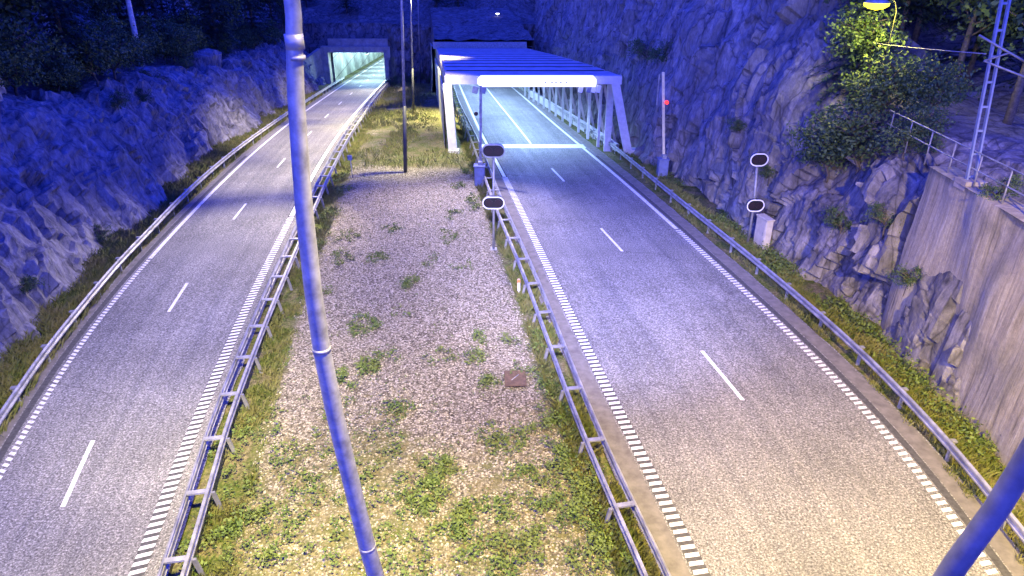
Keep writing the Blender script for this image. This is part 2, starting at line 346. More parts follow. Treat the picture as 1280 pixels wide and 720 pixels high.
structure(solid(ladder(L_LEFT, 4, 30, .2, .25, -.03), L_LEFT, 30, 234, .2), 'edge_line', M['paint'])
lm = MB()
for y0, y1 in ((6.3, 9.4), (18.4, 21.5), (30.9, 34.1), (42.9, 46.2)): solid(lm, R_LANE, y0, y1, .14, .5)
solid(lm, R_LANE, 54.4, 234, .16, .8)
for k in range(-1, 20): y0 = 13.6+10.95*k; solid(lm, L_LANE, y0, y0+2.75, .13, .5)
structure(lm, 'lane_marking', M['paint'])
sl = MB(); sl.add([(R_LEFT(53)-.55, 52.7, g(52.7)+.008), (R_RIGHT(53)+.3, 52.7, g(52.7)+.008), (R_RIGHT(54)+.3, 54.1, g(54.1)+.008), (R_LEFT(54)-.55, 54.1, g(54.1)+.008)], [(0, 1, 2, 3)])
structure(sl, 'stop_line', M['paint'])

# ------------------------------------------------------------------ rock cuttings (terrain)
def loft(name, keys, rows, ystep, m, amp, seed, y0, y1, side, flat_from=None, along='y'):
    """keys: (y, [(x, z), ...]) profiles; rows: subdivisions of every profile segment; rows outward"""
    K = len(keys[0][1]); fx = [spl([(k, p[i][0]) for k, p in keys]) for i in range(K)]; fz = [spl([(k, p[i][1]) for k, p in keys]) for i in range(K)]
    ys = frange(y0, y1, ystep); P = []
    for y in ys:
        c = [(fx[i](y), fz[i](y)) for i in range(K)]; row = []
        for i in range(K-1):
            for q in range(rows[i]):
                t = q/rows[i]; row.append((c[i][0]+(c[i+1][0]-c[i][0])*t, y, c[i][1]+(c[i+1][1]-c[i][1])*t, i+t))
        row.append((c[-1][0], y, c[-1][1], K-1)); P.append(row)
    nr = len(P[0]); A = np.array([[p[:3] for p in r] for r in P])
    du = np.gradient(A, axis=0); dv = np.gradient(A, axis=1); nrm = np.cross(du, dv)*side
    nrm /= np.linalg.norm(nrm, axis=2, keepdims=True)+1e-9
    V = []
    for j in range(len(ys)):
        for i in range(nr):
            x, y, z = A[j, i]; t = P[j][i][3]
            wv = noise.noise_vector(Vector((x, y, z))*.35+Vector((seed, 0, 0)))*.7
            d = 0
            for fr, zs_, am in (((.42, .42, .95), (1.25, .36, .42), (3.1, .45, .1)) if side > 0 else ((.36, .3, 1.25), (1.15, .2, .4), (2.9, .3, .09))):
                q = Vector((x*fr+seed, y*fr, z*fr*zs_))+wv*(.9 if fr < 1 else .5)
                c0 = noise.voronoi(q)[1][0]; hh = noise.cell_vector(c0*37.7)        # every block has its own stand-off and tilt
                d += am*((hh.x-.5)*1.1+(q-c0).dot(Vector((hh.y-.5, hh.z-.5, (hh.x*7.3 % 1)-.5)))*1.3)
            d += noise.fractal(Vector((x*.8, y*.8, z*.4+seed)), .8, 2, 5)*.22
            d += noise.noise(Vector((x*.16, y*.16+seed, z*.1)))*1.0
            if i == 0: d *= .2
            k = amp*(1 if flat_from is None or t < flat_from else max(.25, 1-(t-flat_from)))
            k *= .3 if (side < 0 and y < 34 and x > 16.4) else ((.3 if y < 19.5 else .55) if side < 0 and y < 23 else 1)
            n = nrm[j, i]; V.append((x+n[0]*d*k, y+n[1]*d*k*.6, z+n[2]*d*k))
    mb = MB(); mb.v = V
    mb.f = [((j*nr+i, j*nr+i+1, (j+1)*nr+i+1, (j+1)*nr+i) if side > 0 else (j*nr+i, (j+1)*nr+i, (j+1)*nr+i+1, j*nr+i+1)) for j in range(len(ys)-1) for i in range(nr-1)]
    mb.sm = [False]*len(mb.f); return structure(mb, name, m)
# left cutting: base, lower face, upper face, brow, shelf, wooded slope
def lkey(y, xb, h, sb=3.4):
    z = g(y); return (y, [(xb+.6, z-.6), (xb, z+.35), (xb-1.3, z+(h-z)*.5), (xb-sb, h-.5), (xb-sb-1.2, h), (xb-sb-4, h+.1), (xb-sb-14, h+2.5), (xb-75, h+24)])
loft('rock_cutting_left', [lkey(4, -16.8, 6.6), lkey(14, -17.3, 6.8), lkey(21, -18.7, 6.8), lkey(25, -19.2, 6.4), lkey(31, -20.3, 6.4), lkey(36, -20.8, 6.2), lkey(41, -21.4, 5.4), lkey(52.7, -22.8, 5.0),
     lkey(61, -23.4, 4.4), lkey(73, -24.8, 3.6), lkey(102, -28.4, 1.8), lkey(114, -29.8, 1.6)], (3, 22, 22, 6, 5, 6, 6), .24, M['rockL'], .72, 3.1, 6, 113, 1, 4.2)
# right cutting, rising to a knoll beside the canopy; the railway shelf lies behind its near end
def rkey(y, xb, h1, h2, run, back, shelf, foot):
    z = g(y); return (y, [(xb-.5, z-.6), (xb, z+.3), (xb+run*.35, z+(h1-z)*.5), (xb+run, h1), (xb+run+1.0, (h1+h2)/2+.2), (xb+run+2.0, h2), back, shelf, foot, (75, foot[1]+26)])
loft('rock_cutting_right', [rkey(12, 15.9, 5.9, 6.1, .3, (18.6, 6.2), (21.5, 6.3), (25, 7.5)), rkey(16.5, 15.4, 5.9, 6.1, .3, (18.4, 6.2), (21.5, 6.3), (25, 7.5)), rkey(18.2, 14.35, 4.6, 6.0, .6, (18.4, 6.2), (21.5, 6.3), (25, 7.5)),
     rkey(20, 14.1, 4.6, 6.0, .9, (18.3, 6.2), (21.5, 6.3), (25, 7.5)), rkey(23.2, 14.2, 4.4, 6.2, 1.1, (18.3, 6.3), (21.8, 6.3), (25.5, 7.5)), rkey(27.6, 13.4, 4.8, 6.6, 1.5, (18.3, 6.6), (22.5, 6.4), (26.5, 7.6)),
     rkey(33.5, 12.5, 5.6, 8.2, 1.9, (18, 8.0), (23, 6.6), (28, 8)), rkey(40, 11.4, 7.0, 11.0, 1.8, (17.4, 11.6), (22.5, 7.5), (29, 8.6)), rkey(45.2, 10.7, 8.0, 12.6, 1.8, (17, 13.6), (23, 10), (30, 10)),
     rkey(51, 10.2, 8.5, 13.4, 1.8, (17, 15), (24, 16), (31, 18)), rkey(58, 9.0, 8, 13.4, 1.8, (16, 15), (23, 17), (31, 20)), rkey(75, 6.6, 6.5, 12.5, 1.8, (14, 14), (22, 17), (31, 21)), rkey(100, 3.4, 5, 11.5, 1.8, (11, 13), (20, 17), (30, 22)), rkey(114, 2, 4, 11.5, 1.8, (10, 13), (20, 17), (30, 22))],
     (3, 26, 22, 12, 12, 9, 8, 6, 8), .22, M['rockR'], .72, 11.7, 16.6, 113, -1, 6.2)
# hill over the tunnel mouths: a face with two openings, then a slope
LP = dict(x0=-27.7, x1=-19.3, top=-.35, Y=108.0)
RP = dict(x0=-11.3, x1=1.6, top=.75, Y=90.5)
def hill():
    mb = MB(); xs = frange(-62, 24, .5); zs = frange(-8, 3.4, .4); back = [(3, 4.2), (7, 5.4), (14, 8), (30, 14), (60, 24), (150, 46)]
    idx = {}; V = []
    for j, x in enumerate(xs):
        inner = -19.3 < x < -9.5
        for i, z in enumerate(zs):
            y0 = 109.3-1.2*smooth01(-18.4, -17, x)-(x > -11)*0
            q = Vector((x*.5, 1, z*.25)); d = noise.voronoi(q)[0][0]*1.0+noise.fractal(Vector((x*.6, 4, z*.5)), .8, 2, 4)*.5
            if abs(x-LP['x0']) < 1 or abs(x-LP['x1']) < 1 or (LP['x0'] < x < LP['x1'] and z < LP['top']+1): d = .4
            V.append((x, y0+.5-d*(1.6 if -18.6 < x < -11 else 1)+max(0, z+1)*.5, z)); idx[j, i] = len(V)-1
        for i2, (dy, z) in enumerate(back):
            d = noise.fractal(Vector((x*.2, dy*.2, 9)), .8, 2, 4)*1.2
            V.append((x, 109.3+2+dy, z+d)); idx[j, len(zs)+i2] = len(V)-1
    for j in range(len(xs)-1):
        xm = (xs[j]+xs[j+1])/2
        for i in range(len(zs)+len(back)-1):
            zm = (zs[i]+zs[i+1])/2 if i+1 < len(zs) else 9
            if (LP['x0'] < xm < LP['x1'] and zm < LP['top']) or (-11.9 < xm < 1.0 and zm < .2): continue
            mb.f.append((idx[j, i], idx[j+1, i], idx[j+1, i+1], idx[j, i+1]))
    mb.v = V; mb.sm = [False]*len(mb.f); return structure(mb, 'hillside_over_tunnels', M['rockE'])
hill()
# spur of rock between the mouths, in front of the hill
loft('rock_spur', [(x, [(-0, 0)]*2) for x in (0, 1)], (1,), 1, M['rockE'], 0, 0, 0, 1, 1) if False else None
def spur():
    mb = MB(); xs = frange(-18.6, -9.0, .3); zs = frange(-5.6, 3.2, .3); V = []
    for x in xs:
        for z in zs:
            e = min(x+18.6, -9.0-x)
            d = noise.voronoi(Vector((x*.6, 2, z*.22)))[0][0]*1.2+noise.fractal(Vector((x, 4, z*.6)), .8, 2, 4)*.5
            V.append((x, 107.5-d-1.8*smooth01(0, 1.6, e)+max(0, z+2)*.35, z))
    n = len(zs); mb.v = V; mb.f = [(j*n+i, (j+1)*n+i, (j+1)*n+i+1, j*n+i+1) for j in range(len(xs)-1) for i in range(n-1)]; mb.sm = [False]*len(mb.f)
    structure(mb, 'rock_face_between_tunnels', M['rockE'])
spur()

# ------------------------------------------------------------------ left tunnel: portal, bore, lamps
def tunnel(label, x0f, x1f, y0, y1, h, portal):
    pass
t = empty('tunnel_portal', (-23.5, 108, g(108)), 'weathered concrete tunnel mouth at the far end of the left road', 'tunnel portal')
zt = LP['top']; zb = g(108)-.4
MB().box(((LP['x0']+LP['x1'])/2, 107.9, zt+.42), (10.4, 1.2, .84)).build('lintel', M['concrete'], t)
MB().box(((LP['x0']+LP['x1'])/2+.3, 108.3, zt+1.35), (9.0, .5, 1.0)).build('parapet', M['concrete'], t)
MB().box((LP['x0']-.5, 107.8, (zt+zb)/2), (1.0, 1.1, zt-zb)).build('pier', M['concrete'], t)
MB().box((LP['x1']+.5, 107.8, (zt+zb)/2), (1.0, 1.1, zt-zb)).build('pier', M['concrete'], t)
w = MB(); w.add([(LP['x0']-.9, 107.2, zb), (LP['x0']-2.6, 101.5, zb), (LP['x0']-3.4, 101.5, zt-1.2), (LP['x0']-1.0, 107.2, zt+.6), (LP['x0']-1.4, 107.2, zb), (LP['x0']-3.1, 101.5, zb), (LP['x0']-3.9, 101.5, zt-1.2), (LP['x0']-1.5, 107.2, zt+.6)],
      [(0, 1, 2, 3), (7, 6, 5, 4), (0, 4, 5, 1), (1, 5, 6, 2), (2, 6, 7, 3), (3, 7, 4, 0)]); w.build('wing_wall', M['concrete'], t)
def bore(parent, xa, xb, y0, y1, h, wallm):
    """walls follow the road; slab on top"""
    for nm, f, s in (('bore_wall', xa, -1), ('bore_wall', xb, 1)):
        mb = MB(); ys = frange(y0, y1, 3)
        for y in ys: mb.v += [(f(y), y, g(y)-.4), (f(y), y, g(y)+h), (f(y)+s*.4, y, g(y)+h), (f(y)+s*.4, y, g(y)-.4)]
        for j in range(len(ys)-1):
            for k in range(4): mb.f.append((4*j+k, 4*j+(k+1) % 4, 4*j+4+(k+1) % 4, 4*j+4+k)); mb.sm.append(False)
        mb.build(nm, wallm, parent)
    mb = MB(); ys = frange(y0, y1, 3)
    for y in ys: mb.v += [(xa(y)-.4, y, g(y)+h+.01), (xb(y)+.4, y, g(y)+h+.01), (xb(y)+.4, y, g(y)+h+.4), (xa(y)-.4, y, g(y)+h+.4)]
    for j in range(len(ys)-1):
        for k in range(4): mb.f.append((4*j+k, 4*j+(k+1) % 4, 4*j+4+(k+1) % 4, 4*j+4+k)); mb.sm.append(False)
    n = len(ys)*4; mb.f.append((n-4, n-3, n-2, n-1)); mb.sm.append(False)
    mb.build('bore_roof', M['tile'], parent)
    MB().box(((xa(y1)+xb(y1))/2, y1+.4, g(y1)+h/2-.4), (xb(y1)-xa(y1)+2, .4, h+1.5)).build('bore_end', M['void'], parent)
bore(t, lambda y: LP['x0']+(y-108)*-.095, lambda y: LP['x1']+(y-108)*-.095, 108.6, 235, 4.55, M['tunwall'])
def ceil_lamp(x, y, z, lab, grp, L=1.6):
    o = MB().box((x, y, z), (.35, L, .14), bev=.03).build('tunnel_lamp', M['galvd']); tag(o, lab, 'lamp', grp)
    MB().box((x, y, z-.085), (.26, L-.1, .03)).build('lens', M['lampc'], o); return o
for k in range(14):
    y = 111+8.5*k
    ceil_lamp(-22.2-(y-108)*.095, y, g(y)+4.3, 'cyan white tunnel lamp under the roof of the left tunnel', 'lamps inside the left tunnel')

# ------------------------------------------------------------------ canopy over the right carriageway
Y0, Y1 = 50.2, 89.6
CL = spl([(50, -4.35), (62, -5.75), (90, -9.2)]); CR = spl([(50, 7.45), (62, 5.6), (90, 1.5)])
HC = 5.75
t = empty('tunnel_canopy', (1.5, Y0, g(Y0)), 'pale steel canopy of louvred roof slabs leading into the right tunnel', 'canopy')
P = 3.28; k = 0; y = Y0+.7
while y+P < Y1+1:
    a, b2 = y, y+P-.8
    mb = MB(); vs = []
    for yy in (a, b2):
        zz = g(yy)+HC; vs += [(CL(yy)-.35, yy, zz), (CR(yy)+.35, yy, zz), (CR(yy)+.35, yy, zz-.55), (CL(yy)-.35, yy, zz-.55)]
    mb.add(vs, [(0, 1, 5, 4), (1, 2, 6, 5), (2, 3, 7, 6), (3, 0, 4, 7), (0, 3, 2, 1), (4, 5, 6, 7)]); mb.build('roof_slab', M['lilac'], t)
    mb = MB(); vs = []
    for yy in (b2-.05, y+P+.05):
        zz = g(yy)+HC-.015; vs += [(CL(yy)-.2, yy, zz), (CR(yy)+.2, yy, zz), (CR(yy)+.2, yy, zz-.1), (CL(yy)-.2, yy, zz-.1)]
    mb.add(vs, [(0, 1, 5, 4), (1, 2, 6, 5), (2, 3, 7, 6), (3, 0, 4, 7), (0, 3, 2, 1), (4, 5, 6, 7)]); mb.build('roof_gap_shade', M['void'], t)  # near-black strip standing in for the shade between slabs
    y += P
zc = g(Y0)
for i, y in enumerate(frange(Y0+.2, Y1-1, 3.2)):
    z = g(y)
    if i == 0: MB().bar((CL(y)-.0, y, z-.3), (CL(y)-.25, y, z+HC-.56), .62, .55).build('column', M['offwhite'], t)
    else: MB().bar((CL(y)-.1, y, z-.3), (CL(y)-.2, y, z+HC-.56), .3, .5).build('column', M['lilac'], t)
    wI = .5 if i == 0 else .2
    yo = 1.5 if i == 0 else 0; MB().bar((CR(y)-.05, y+yo, z-.3), (CR(y)-.05, y+yo, z+HC-.65), wI, .32).build('column', M['offwhite'], t)
    MB().bar((CR(y)+1.45, y, z-.3), (CR(y)+.05, y, z+HC-.56), .62 if i == 0 else .2, .42 if i == 0 else .2).build('strut', M['offwhite'] if i == 0 else M['lilac'], t)
    if i == 0: MB().box((CR(y)+1.5, y-.02, z+.1), (.85, .75, .7)).build('footing', M['offwhite'], t); MB().box((CL(y)+.02, y-.02, z+.1), (.8, .75, .6)).build('footing', M['offwhite'], t)
    if i < 2:
        MB().bar((CR(y)+.2, y, z+.62), (CR(y)+1.2, y, z+.62), .01, .01) if False else None
mb = MB()
ys = frange(Y0+.4, Y1-1, 2)
for y in ys: mb.v += [(CR(y)+.5, y, g(y)-.3), (CR(y)+.5, y, g(y)+.75), (CR(y)+.7, y, g(y)+.75), (CR(y)+.7, y, g(y)-.3)]
for j in range(len(ys)-1):
    for q in range(4): mb.f.append((4*j+q, 4*j+(q+1) % 4, 4*j+4+(q+1) % 4, 4*j+4+q)); mb.sm.append(False)
mb.build('low_wall', M['offwhite'], t)
mb = MB(); mb.v = []
for y in ys: mb.v += [(CL(y)-.62, y, g(y)-.3), (CL(y)-.62, y, g(y)+HC-1.1), (CL(y)-.5, y, g(y)+HC-1.1), (CL(y)-.5, y, g(y)-.3)]
mb.f = []; mb.sm = []
for j in range(len(ys)-1):
    if j % 1 == 0:
        for q in range(4): mb.f.append((4*j+q, 4*j+(q+1) % 4, 4*j+4+(q+1) % 4, 4*j+4+q)); mb.sm.append(False)
mb.build('side_wall', M['galvd'], t)
MB().box(((CL(Y0)+CR(Y0))/2, Y0+.25, zc+HC-.3), (CR(Y0)-CL(Y0)+.9, .5, .6), bev=.02).build('front_beam', M['offwhite'], t)
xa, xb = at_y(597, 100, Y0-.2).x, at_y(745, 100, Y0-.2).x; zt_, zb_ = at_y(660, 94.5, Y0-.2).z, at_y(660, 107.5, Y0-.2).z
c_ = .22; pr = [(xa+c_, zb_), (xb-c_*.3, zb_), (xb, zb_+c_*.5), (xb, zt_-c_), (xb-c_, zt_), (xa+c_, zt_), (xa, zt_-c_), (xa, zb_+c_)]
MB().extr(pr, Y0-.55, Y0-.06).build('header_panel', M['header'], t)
for px in (682, 690, 695, 701, 708):
    p = at_y(px, 103, Y0-.56); MB().box((p.x, Y0-.565, p.z), (.12, .03, .08)).build('fixing_bolt', M['galvd'], t)
for px in (594, 604):
    p = at_y(px, 112, Y0-.25); o = MB().box((p.x, Y0-.25, p.z), (.42, .3, .5), bev=.03, ry=.25).build('lane_signal', M['bluebox']); tag(o, 'small dark blue signal box under the left end of the header panel', 'signal box', 'signal boxes under the left of the header')
for px in (726, 736, 742, 748):
    p = at_y(px, 111, Y0-.25); o = MB().box((p.x, Y0-.25, p.z), (.3, .3, .5), bev=.03, ry=.2).build('lane_signal', M['white'] if px != 736 else M['bluebox']); tag(o, 'small signal box hanging under the right end of the header panel', 'signal box', 'signal boxes under the right of the header')
for k in range(9):
    y = 53+4.1*k
    for s in (-.17, .45):
        x = (R_LEFT(y)+R_RIGHT(y))/2+s*6
        ceil_lamp(x, y, g(y)+HC-.72, 'cyan white lamp under the roof slabs of the canopy', 'lamps under the canopy')
MB().box((0, 0, 0), (1, 1, 1)) if False else None
t = empty('tunnel_portal', (-5, 90.5, g(90.5)), 'dark tunnel mouth behind the louvred canopy', 'tunnel portal')
bore(t, lambda y: CL(y)-.5, lambda y: CR(y)+.8, 90.2, 235, HC-.2, M['tunwall'])
MB().box(((CL(90)+CR(90))/2-.2, 90.6, g(90)+HC+.3), (11.8, .8, .8)).build('lintel', M['galvd'], t)
# sloped earth cover over the right tunnel between canopy end and the hill face
mb = MB(); xs = frange(0, 1, .05); ys = frange(90.4, 113, .8)
for y in ys:
    for u_ in xs:
        x = CL(y)-1.2+u_*(CR(y)-CL(y)+3.2)
        zz = g(90)+HC+.9+(y-90.4)*.1+noise.fractal(Vector((x*.4, y*.4, 2)), .8, 2, 4)*.35
        if u_ in (xs[0], xs[-1]): zz = g(y)-.5
        mb.v.append((x, y, zz))
n = len(xs); mb.f = [(j*n+i, j*n+i+1, (j+1)*n+i+1, (j+1)*n+i) for j in range(len(ys)-1) for i in range(n-1)]; mb.sm = [False]*len(mb.f)
structure(mb, 'earth_cover', M['rockE'])

# ------------------------------------------------------------------ guard rails
W = [(0, .155), (.05, .125), (.055, .075), (.0, .035), (.0, -.035), (.055, -.075), (.05, -.125), (0, -.155)]
def beam(f, off, y0, y1, face, zc=.56, th=.012):
    mb = MB(); ys = frange(y0, y1, .5); prof = [(a*face, b2) for a, b2 in W]+[((a-.02)*face, b2) for a, b2 in reversed(W)]; n = len(prof)
    for y in ys: mb.v += [(f(y)+off+a, y, g(y)+zc+b2) for a, b2 in prof]
    for j in range(len(ys)-1):
        for q in range(n): mb.f.append((n*j+q, n*j+(q+1) % n, n*j+n+(q+1) % n, n*j+n+q)); mb.sm.append(False)
    return mb
def guard_rail(f, y0, y1, face, double, label, spacing, lean=0):
    """face: +1 when the traffic is on the +x side"""
    t = empty('guard_rail', (f(15), 15, g(15)), label, 'guard rail', 'guard rails along the roads')
    beam(f, 0, y0, y1, face).build('rail_beam', M['galv'], t)
    if double: beam(f, -face*.5, y0, y1, -face).build('rail_beam', M['galv'], t)
    p0 = s0 = None
    for y in frange(y0+.6, y1-.6, spacing):
        x = f(y)-face*(.64 if double else .12); z = g(y); rz = heading(f, y)
        if p0 is None:
            p0 = MB().bar((x-(.16*face if double else 0), y, z-.3), (x, y, z+.62), .1, .07).build('post', M['galv'] if double else M['galvd'], t); L = wloc(t)
            for v in p0.data.vertices: v.co -= Vector((x, y, z))-L
            s0 = MB().box((x+(.39*face if double else 0), y, z+.68), (.5 if double else .16, .14, .05)).build('spacer', M['galv'], t)
            for v in s0.data.vertices: v.co -= Vector((x, y, z))-L
            for o in (p0, s0): o.location = Vector((x, y, z))-L; o.rotation_euler.z = rz
        else: dup_part(p0, t, (x, y, z), rz); dup_part(s0, t, (x, y, z), rz)
    return t
guard_rail(R_RRAIL, 2, 96, -1, False, 'galvanised guard rail along the rock side of the right road', 2.6)
guard_rail(R_LRAIL, 2, 96, 1, True, 'double sided guard rail between the gravel median and the right road', 2.6)
guard_rail(L_LRAIL, 2, 112, 1, False, 'galvanised guard rail below the left rock face', 2.6)
guard_rail(L_RRAIL, 2, 110, -1, True, 'double sided guard rail with leaning posts between left road and median', 2.2)

# ------------------------------------------------------------------ lamp posts
def lamp_post(base, top, path, rads, label, cat, m, group=None, collars=(), arms=(), head=True):
    t = empty('lamp_post', base, label, cat, group)
    MB().tube(path, rads, 16).build('shaft', m, t)
    for (c, r, hh) in collars: MB().tube([(c[0], c[1], c[2]-hh/2), (c[0], c[1], c[2]+hh/2)], r, 16).build('collar', m, t)
    tp = Vector(top)
    for s in arms:
        e = tp+Vector((s*1.6, 0, .35))
        MB().tube([tp, tp+Vector((s*.5, 0, .25)), e], .04, 8).build('arm', m, t)
        h = MB().box(e+Vector((s*.3, 0, 0)), (.75, .3, .13), bev=.03).build('lamp_head', M['galvd'], t)
        MB().box(e+Vector((s*.3, 0, -.08)), (.5, .22, .03)).build('lens', M['lampw'], h)
    return t
pA = [(-1.98, 7, 0), (-1.98, 7, 4.2), (-2.0, 7, 5.6), (-2.15, 7, 7.0), (-2.28, 7, 8.4), (-2.31, 7, 9.6), (-2.27, 7, 11.0), (-2.14, 7, 12.3), (-2.05, 7, 13.2), (-2.0, 7, 15.5)]
q1 = at_y(459, 683, 7); q2 = at_y(402, 436, 7); q3 = at_y(368, 52, 7)
pA = [(-1.95, 7, 0), (-1.95, 7, 3.5)]+[tuple(at_y(px, py, 7)) for px, py in ((474, 735), (459, 683), (436, 590), (418, 515), (402, 436), (391, 360), (381, 270), (375, 195), (370, 120), (368, 60), (367, 20))]+[(-2.05, 7, 14.0), (-2.0, 7, 15.5)]
rA = [.13, .125, .118, .116, .112, .108, .104, .1, .096, .09, .086, .082, .078, .07, .06]
lamp_post((-1.95, 7, 0), (-2, 7, 15.4), pA, rA, 'tall bowed steel lamp post in front of the median, nearest on the left', 'lamp post', M['pole'], 'lamp posts',
          [(q1, .121, .05), (q2, .111, .05), (q3, .092, .14), (q3-Vector((0, 0, .15)), .088, .04)], (-1, 1))
pB = [(3.25, 3.55, 0), (3.25, 3.55, 6), tuple(at_y(1176, 735, 3.55)), tuple(at_y(1195, 705, 3.55)), tuple(at_y(1245, 637, 3.55)), tuple(at_y(1285, 572, 3.55)), (3.6, 3.55, 11.5), (3.62, 3.55, 15)]
lamp_post((3.25, 3.55, 0), (3.62, 3.55, 14.8), pB, [.11, .1, .083, .08, .077, .074, .07, .06], 'thick blue lit pole crossing the lower right corner close to the camera', 'pole', plain('pole_sky_tint', (.11, .115, .17), .5, .2, .3, 6), 'lamp posts', (), ())  # blue of the skylight mixed into the pole's base colour
def far_pole(px, py, ptop, r, lab):
    b = at(px, py); x1 = at_y(ptop, 20, b.y).x
    zt = b.z+12.5; t = empty('lamp_post', b, lab, 'lamp post', 'lamp posts')
    MB().tube([b, (b.x+(x1-b.x)*.45, b.y, b.z+4.6)], [r*1.35, r*1.15], 10).build('lower_shaft', M['darkpole'], t)
    MB().tube([(b.x+(x1-b.x)*.45, b.y, b.z+4.6), (x1, b.y, b.z+11.2), (x1, b.y, zt)], [r, r*.8, r*.7], 10).build('upper_shaft', M['pole'], t)
    for e in (-4.2, 1.9):
        s = math.copysign(1, e); MB().tube([(x1, b.y, zt-.1), (x1+s*.6, b.y, zt+.2), (x1+e-s*.3, b.y, zt+.3)], .04, 6).build('arm', M['pole'], t)
        h = MB().box((x1+e, b.y, zt+.3), (.75, .3, .13), bev=.03).build('lamp_head', M['galvd'], t)
        MB().box((x1+e, b.y, zt+.22), (.5, .22, .03)).build('lens', M['lampd'], h)
    return Vector((x1, b.y, zt))
T1 = far_pole(507, 219, 503.5, .1, 'thin lamp post with dark lower shaft where gravel meets grass on the median')
T2 = far_pole(517, 144, 514.5, .09, 'thin dark lamp post halfway up the grassy median')
T3 = far_pole(525.5, 108, 523.5, .09, 'thinnest lamp post at the foot of the rock between the tunnels')

# ------------------------------------------------------------------ signs, barriers, cabinet, hatch, marker
def stadium(w, h, n=10):
    r = h/2; a = w/2-r; o = []
    for k in range(n+1): q = -math.pi/2+math.pi*k/n; o.append((a+r*math.cos(q), r*math.sin(q)))
    for k in range(n+1): q = math.pi/2+math.pi*k/n; o.append((-a+r*math.cos(q), r*math.sin(q)))
    return o
def sign_post(base, ztop, zlow, w, h, yaw, labels, rims, xtop, xlow):
    b = Vector(base); t = empty('signal_post', b, labels, 'signal post', 'oval signal posts beside the right road')
    MB().tube([b-Vector((0, 0, .2)), (b.x+(xlow-b.x), b.y, zlow), (xtop, b.y, ztop+.1)], .06, 10).build('post', M['galv'], t)
    MB().box((b.x, b.y, b.z+.03), (.3, .3, .06)).build('base_plate', M['galvd'], t)
    for (x, z, rim) in ((xtop, ztop, rims[0]), (xlow, zlow, rims[1])):
        def pl(pr, y0, y1, sc): return [(x+px*sc, z+pz*sc) for px, pz in pr]
        st = stadium(w, h)
        hd = MB().extr([(x+p, z+q) for p, q in st], b.y-.24, b.y-.08).build('signal_head', M['black'], t)
        o1 = [(x+p, z+q) for p, q in st]; o2 = [(x+p, z+q) for p, q in stadium(w-.1, h-.1)]; n = len(o1); mb = MB()
        if rim:
            for yy in (b.y-.27, b.y-.235): mb.v += [(p, yy, q) for p, q in o1]+[(p, yy, q) for p, q in o2]
            for k in range(n):
                k2 = (k+1) % n; mb.f += [(k, k2, n+k2, n+k), (2*n+k, 3*n+k, 3*n+k2, 2*n+k2), (k, 2*n+k, 2*n+k2, k2), (n+k, n+k2, 3*n+k2, 3*n+k)]
            mb.sm = [False]*len(mb.f); mb.build('rim', M['white'] if rim == 1 else M['galvd'], hd)
        MB().box((x, b.y-.04, z), (w*.5, .1, .1)).build('bracket', M['galvd'], hd)
        for s in (-1, 1):
            lx = x+s*w*.2; l = MB().tube([(lx, b.y-.26, z), (lx, b.y-.238, z)], h*.27, 16).build('lens', M['dimred'], hd)
            MB().tube([(lx, b.y-.40, z+h*.05), (lx, b.y-.25, z+h*.05)], h*.3, 14, cap=False).build('visor', M['black'], hd) if False else None
b1 = at(617, 312)
sign_post(b1, at_y(617, 187, b1.y).z, at_y(617, 251.5, b1.y).z, 1.06, .62, 0, 'post with two black oval signals in the median beside the left guard rail', (2, 1), at_y(617, 187, b1.y).x, at_y(617, 251, b1.y).x)
b2_ = at(934, 308)
sign_post(b2_, at_y(947.5, 198, b2_.y).z, at_y(943, 255, b2_.y).z, .86, .62, 0, 'leaning post with two black oval signals rimmed white below the right rock', (1, 1), at_y(947, 198, b2_.y).x, at_y(942.5, 255, b2_.y).x)
def barrier(px, py, topx, topy, label, boomm, right):
    b = at(px, py); t = empty('barrier_gate', b, label, 'barrier gate', 'raised road barriers before the canopy')
    w = .66; h = 1.25
    c = MB().box((b.x, b.y, b.z+h/2), (w, .6, h), bev=.04).build('cabinet', M['bluebox'], t)
    MB().box((b.x, b.y, b.z+h+.03), (w+.1, .7, .07), bev=.02).build('lid', M['bluebox'], c)
    MB().box((b.x, b.y-.31, b.z+h*.45), (w-.16, .02, h*.6)).build('door', M['bluebox'], c)
    tp = at_y(topx, topy, b.y+.2)
    MB().bar((b.x+.05, b.y+.2, b.z+h+.05), tp, .16, .1).build('boom', boomm, t)
    MB().box((b.x+.05, b.y+.05, b.z+h+.15), (.3, .4, .3), bev=.03).build('pivot', M['galvd'], t)
    if right:
        e = at_y(822.5, 112, b.y+.2); MB().bar(e-Vector((0, 0, .95)), e+Vector((0, 0, .95)), .07, .06).build('boom_support', M['galv'], t)
        lp = at_y(833.5, 128, b.y)
        MB().bar((lp.x-.25, b.y+.1, lp.z), (lp.x, b.y+.1, lp.z+.02), .06, .06).build('lamp_bracket', M['galvd'], t)
    else:
        lp = at_y(595, 142, b.y)
    MB().tube([(lp.x, b.y-.08, lp.z), (lp.x, b.y+.1, lp.z)], .12, 14).build('warning_lamp', M['red'] if right else M['dimred'], t)
    return t
barrier(600, 231, 601, 107, 'raised barrier with blue cabinet on the median side before the canopy', M['galv'], False)
barrier(827, 222, 829, 90, 'raised pale yellow barrier with red lamp and blue cabinet under the right rock', M['yellow'], True)
b = at(954, 306)+Vector((-.25, -.35, 0)); t = empty('utility_cabinet', b, 'cream roadside cabinet standing beside the leaning signal post', 'utility cabinet')
RZ = .22; U = Vector((math.cos(RZ), math.sin(RZ), 0)); V_ = Vector((-math.sin(RZ), math.cos(RZ), 0)); B0 = Vector((b.x, b.y, b.z))
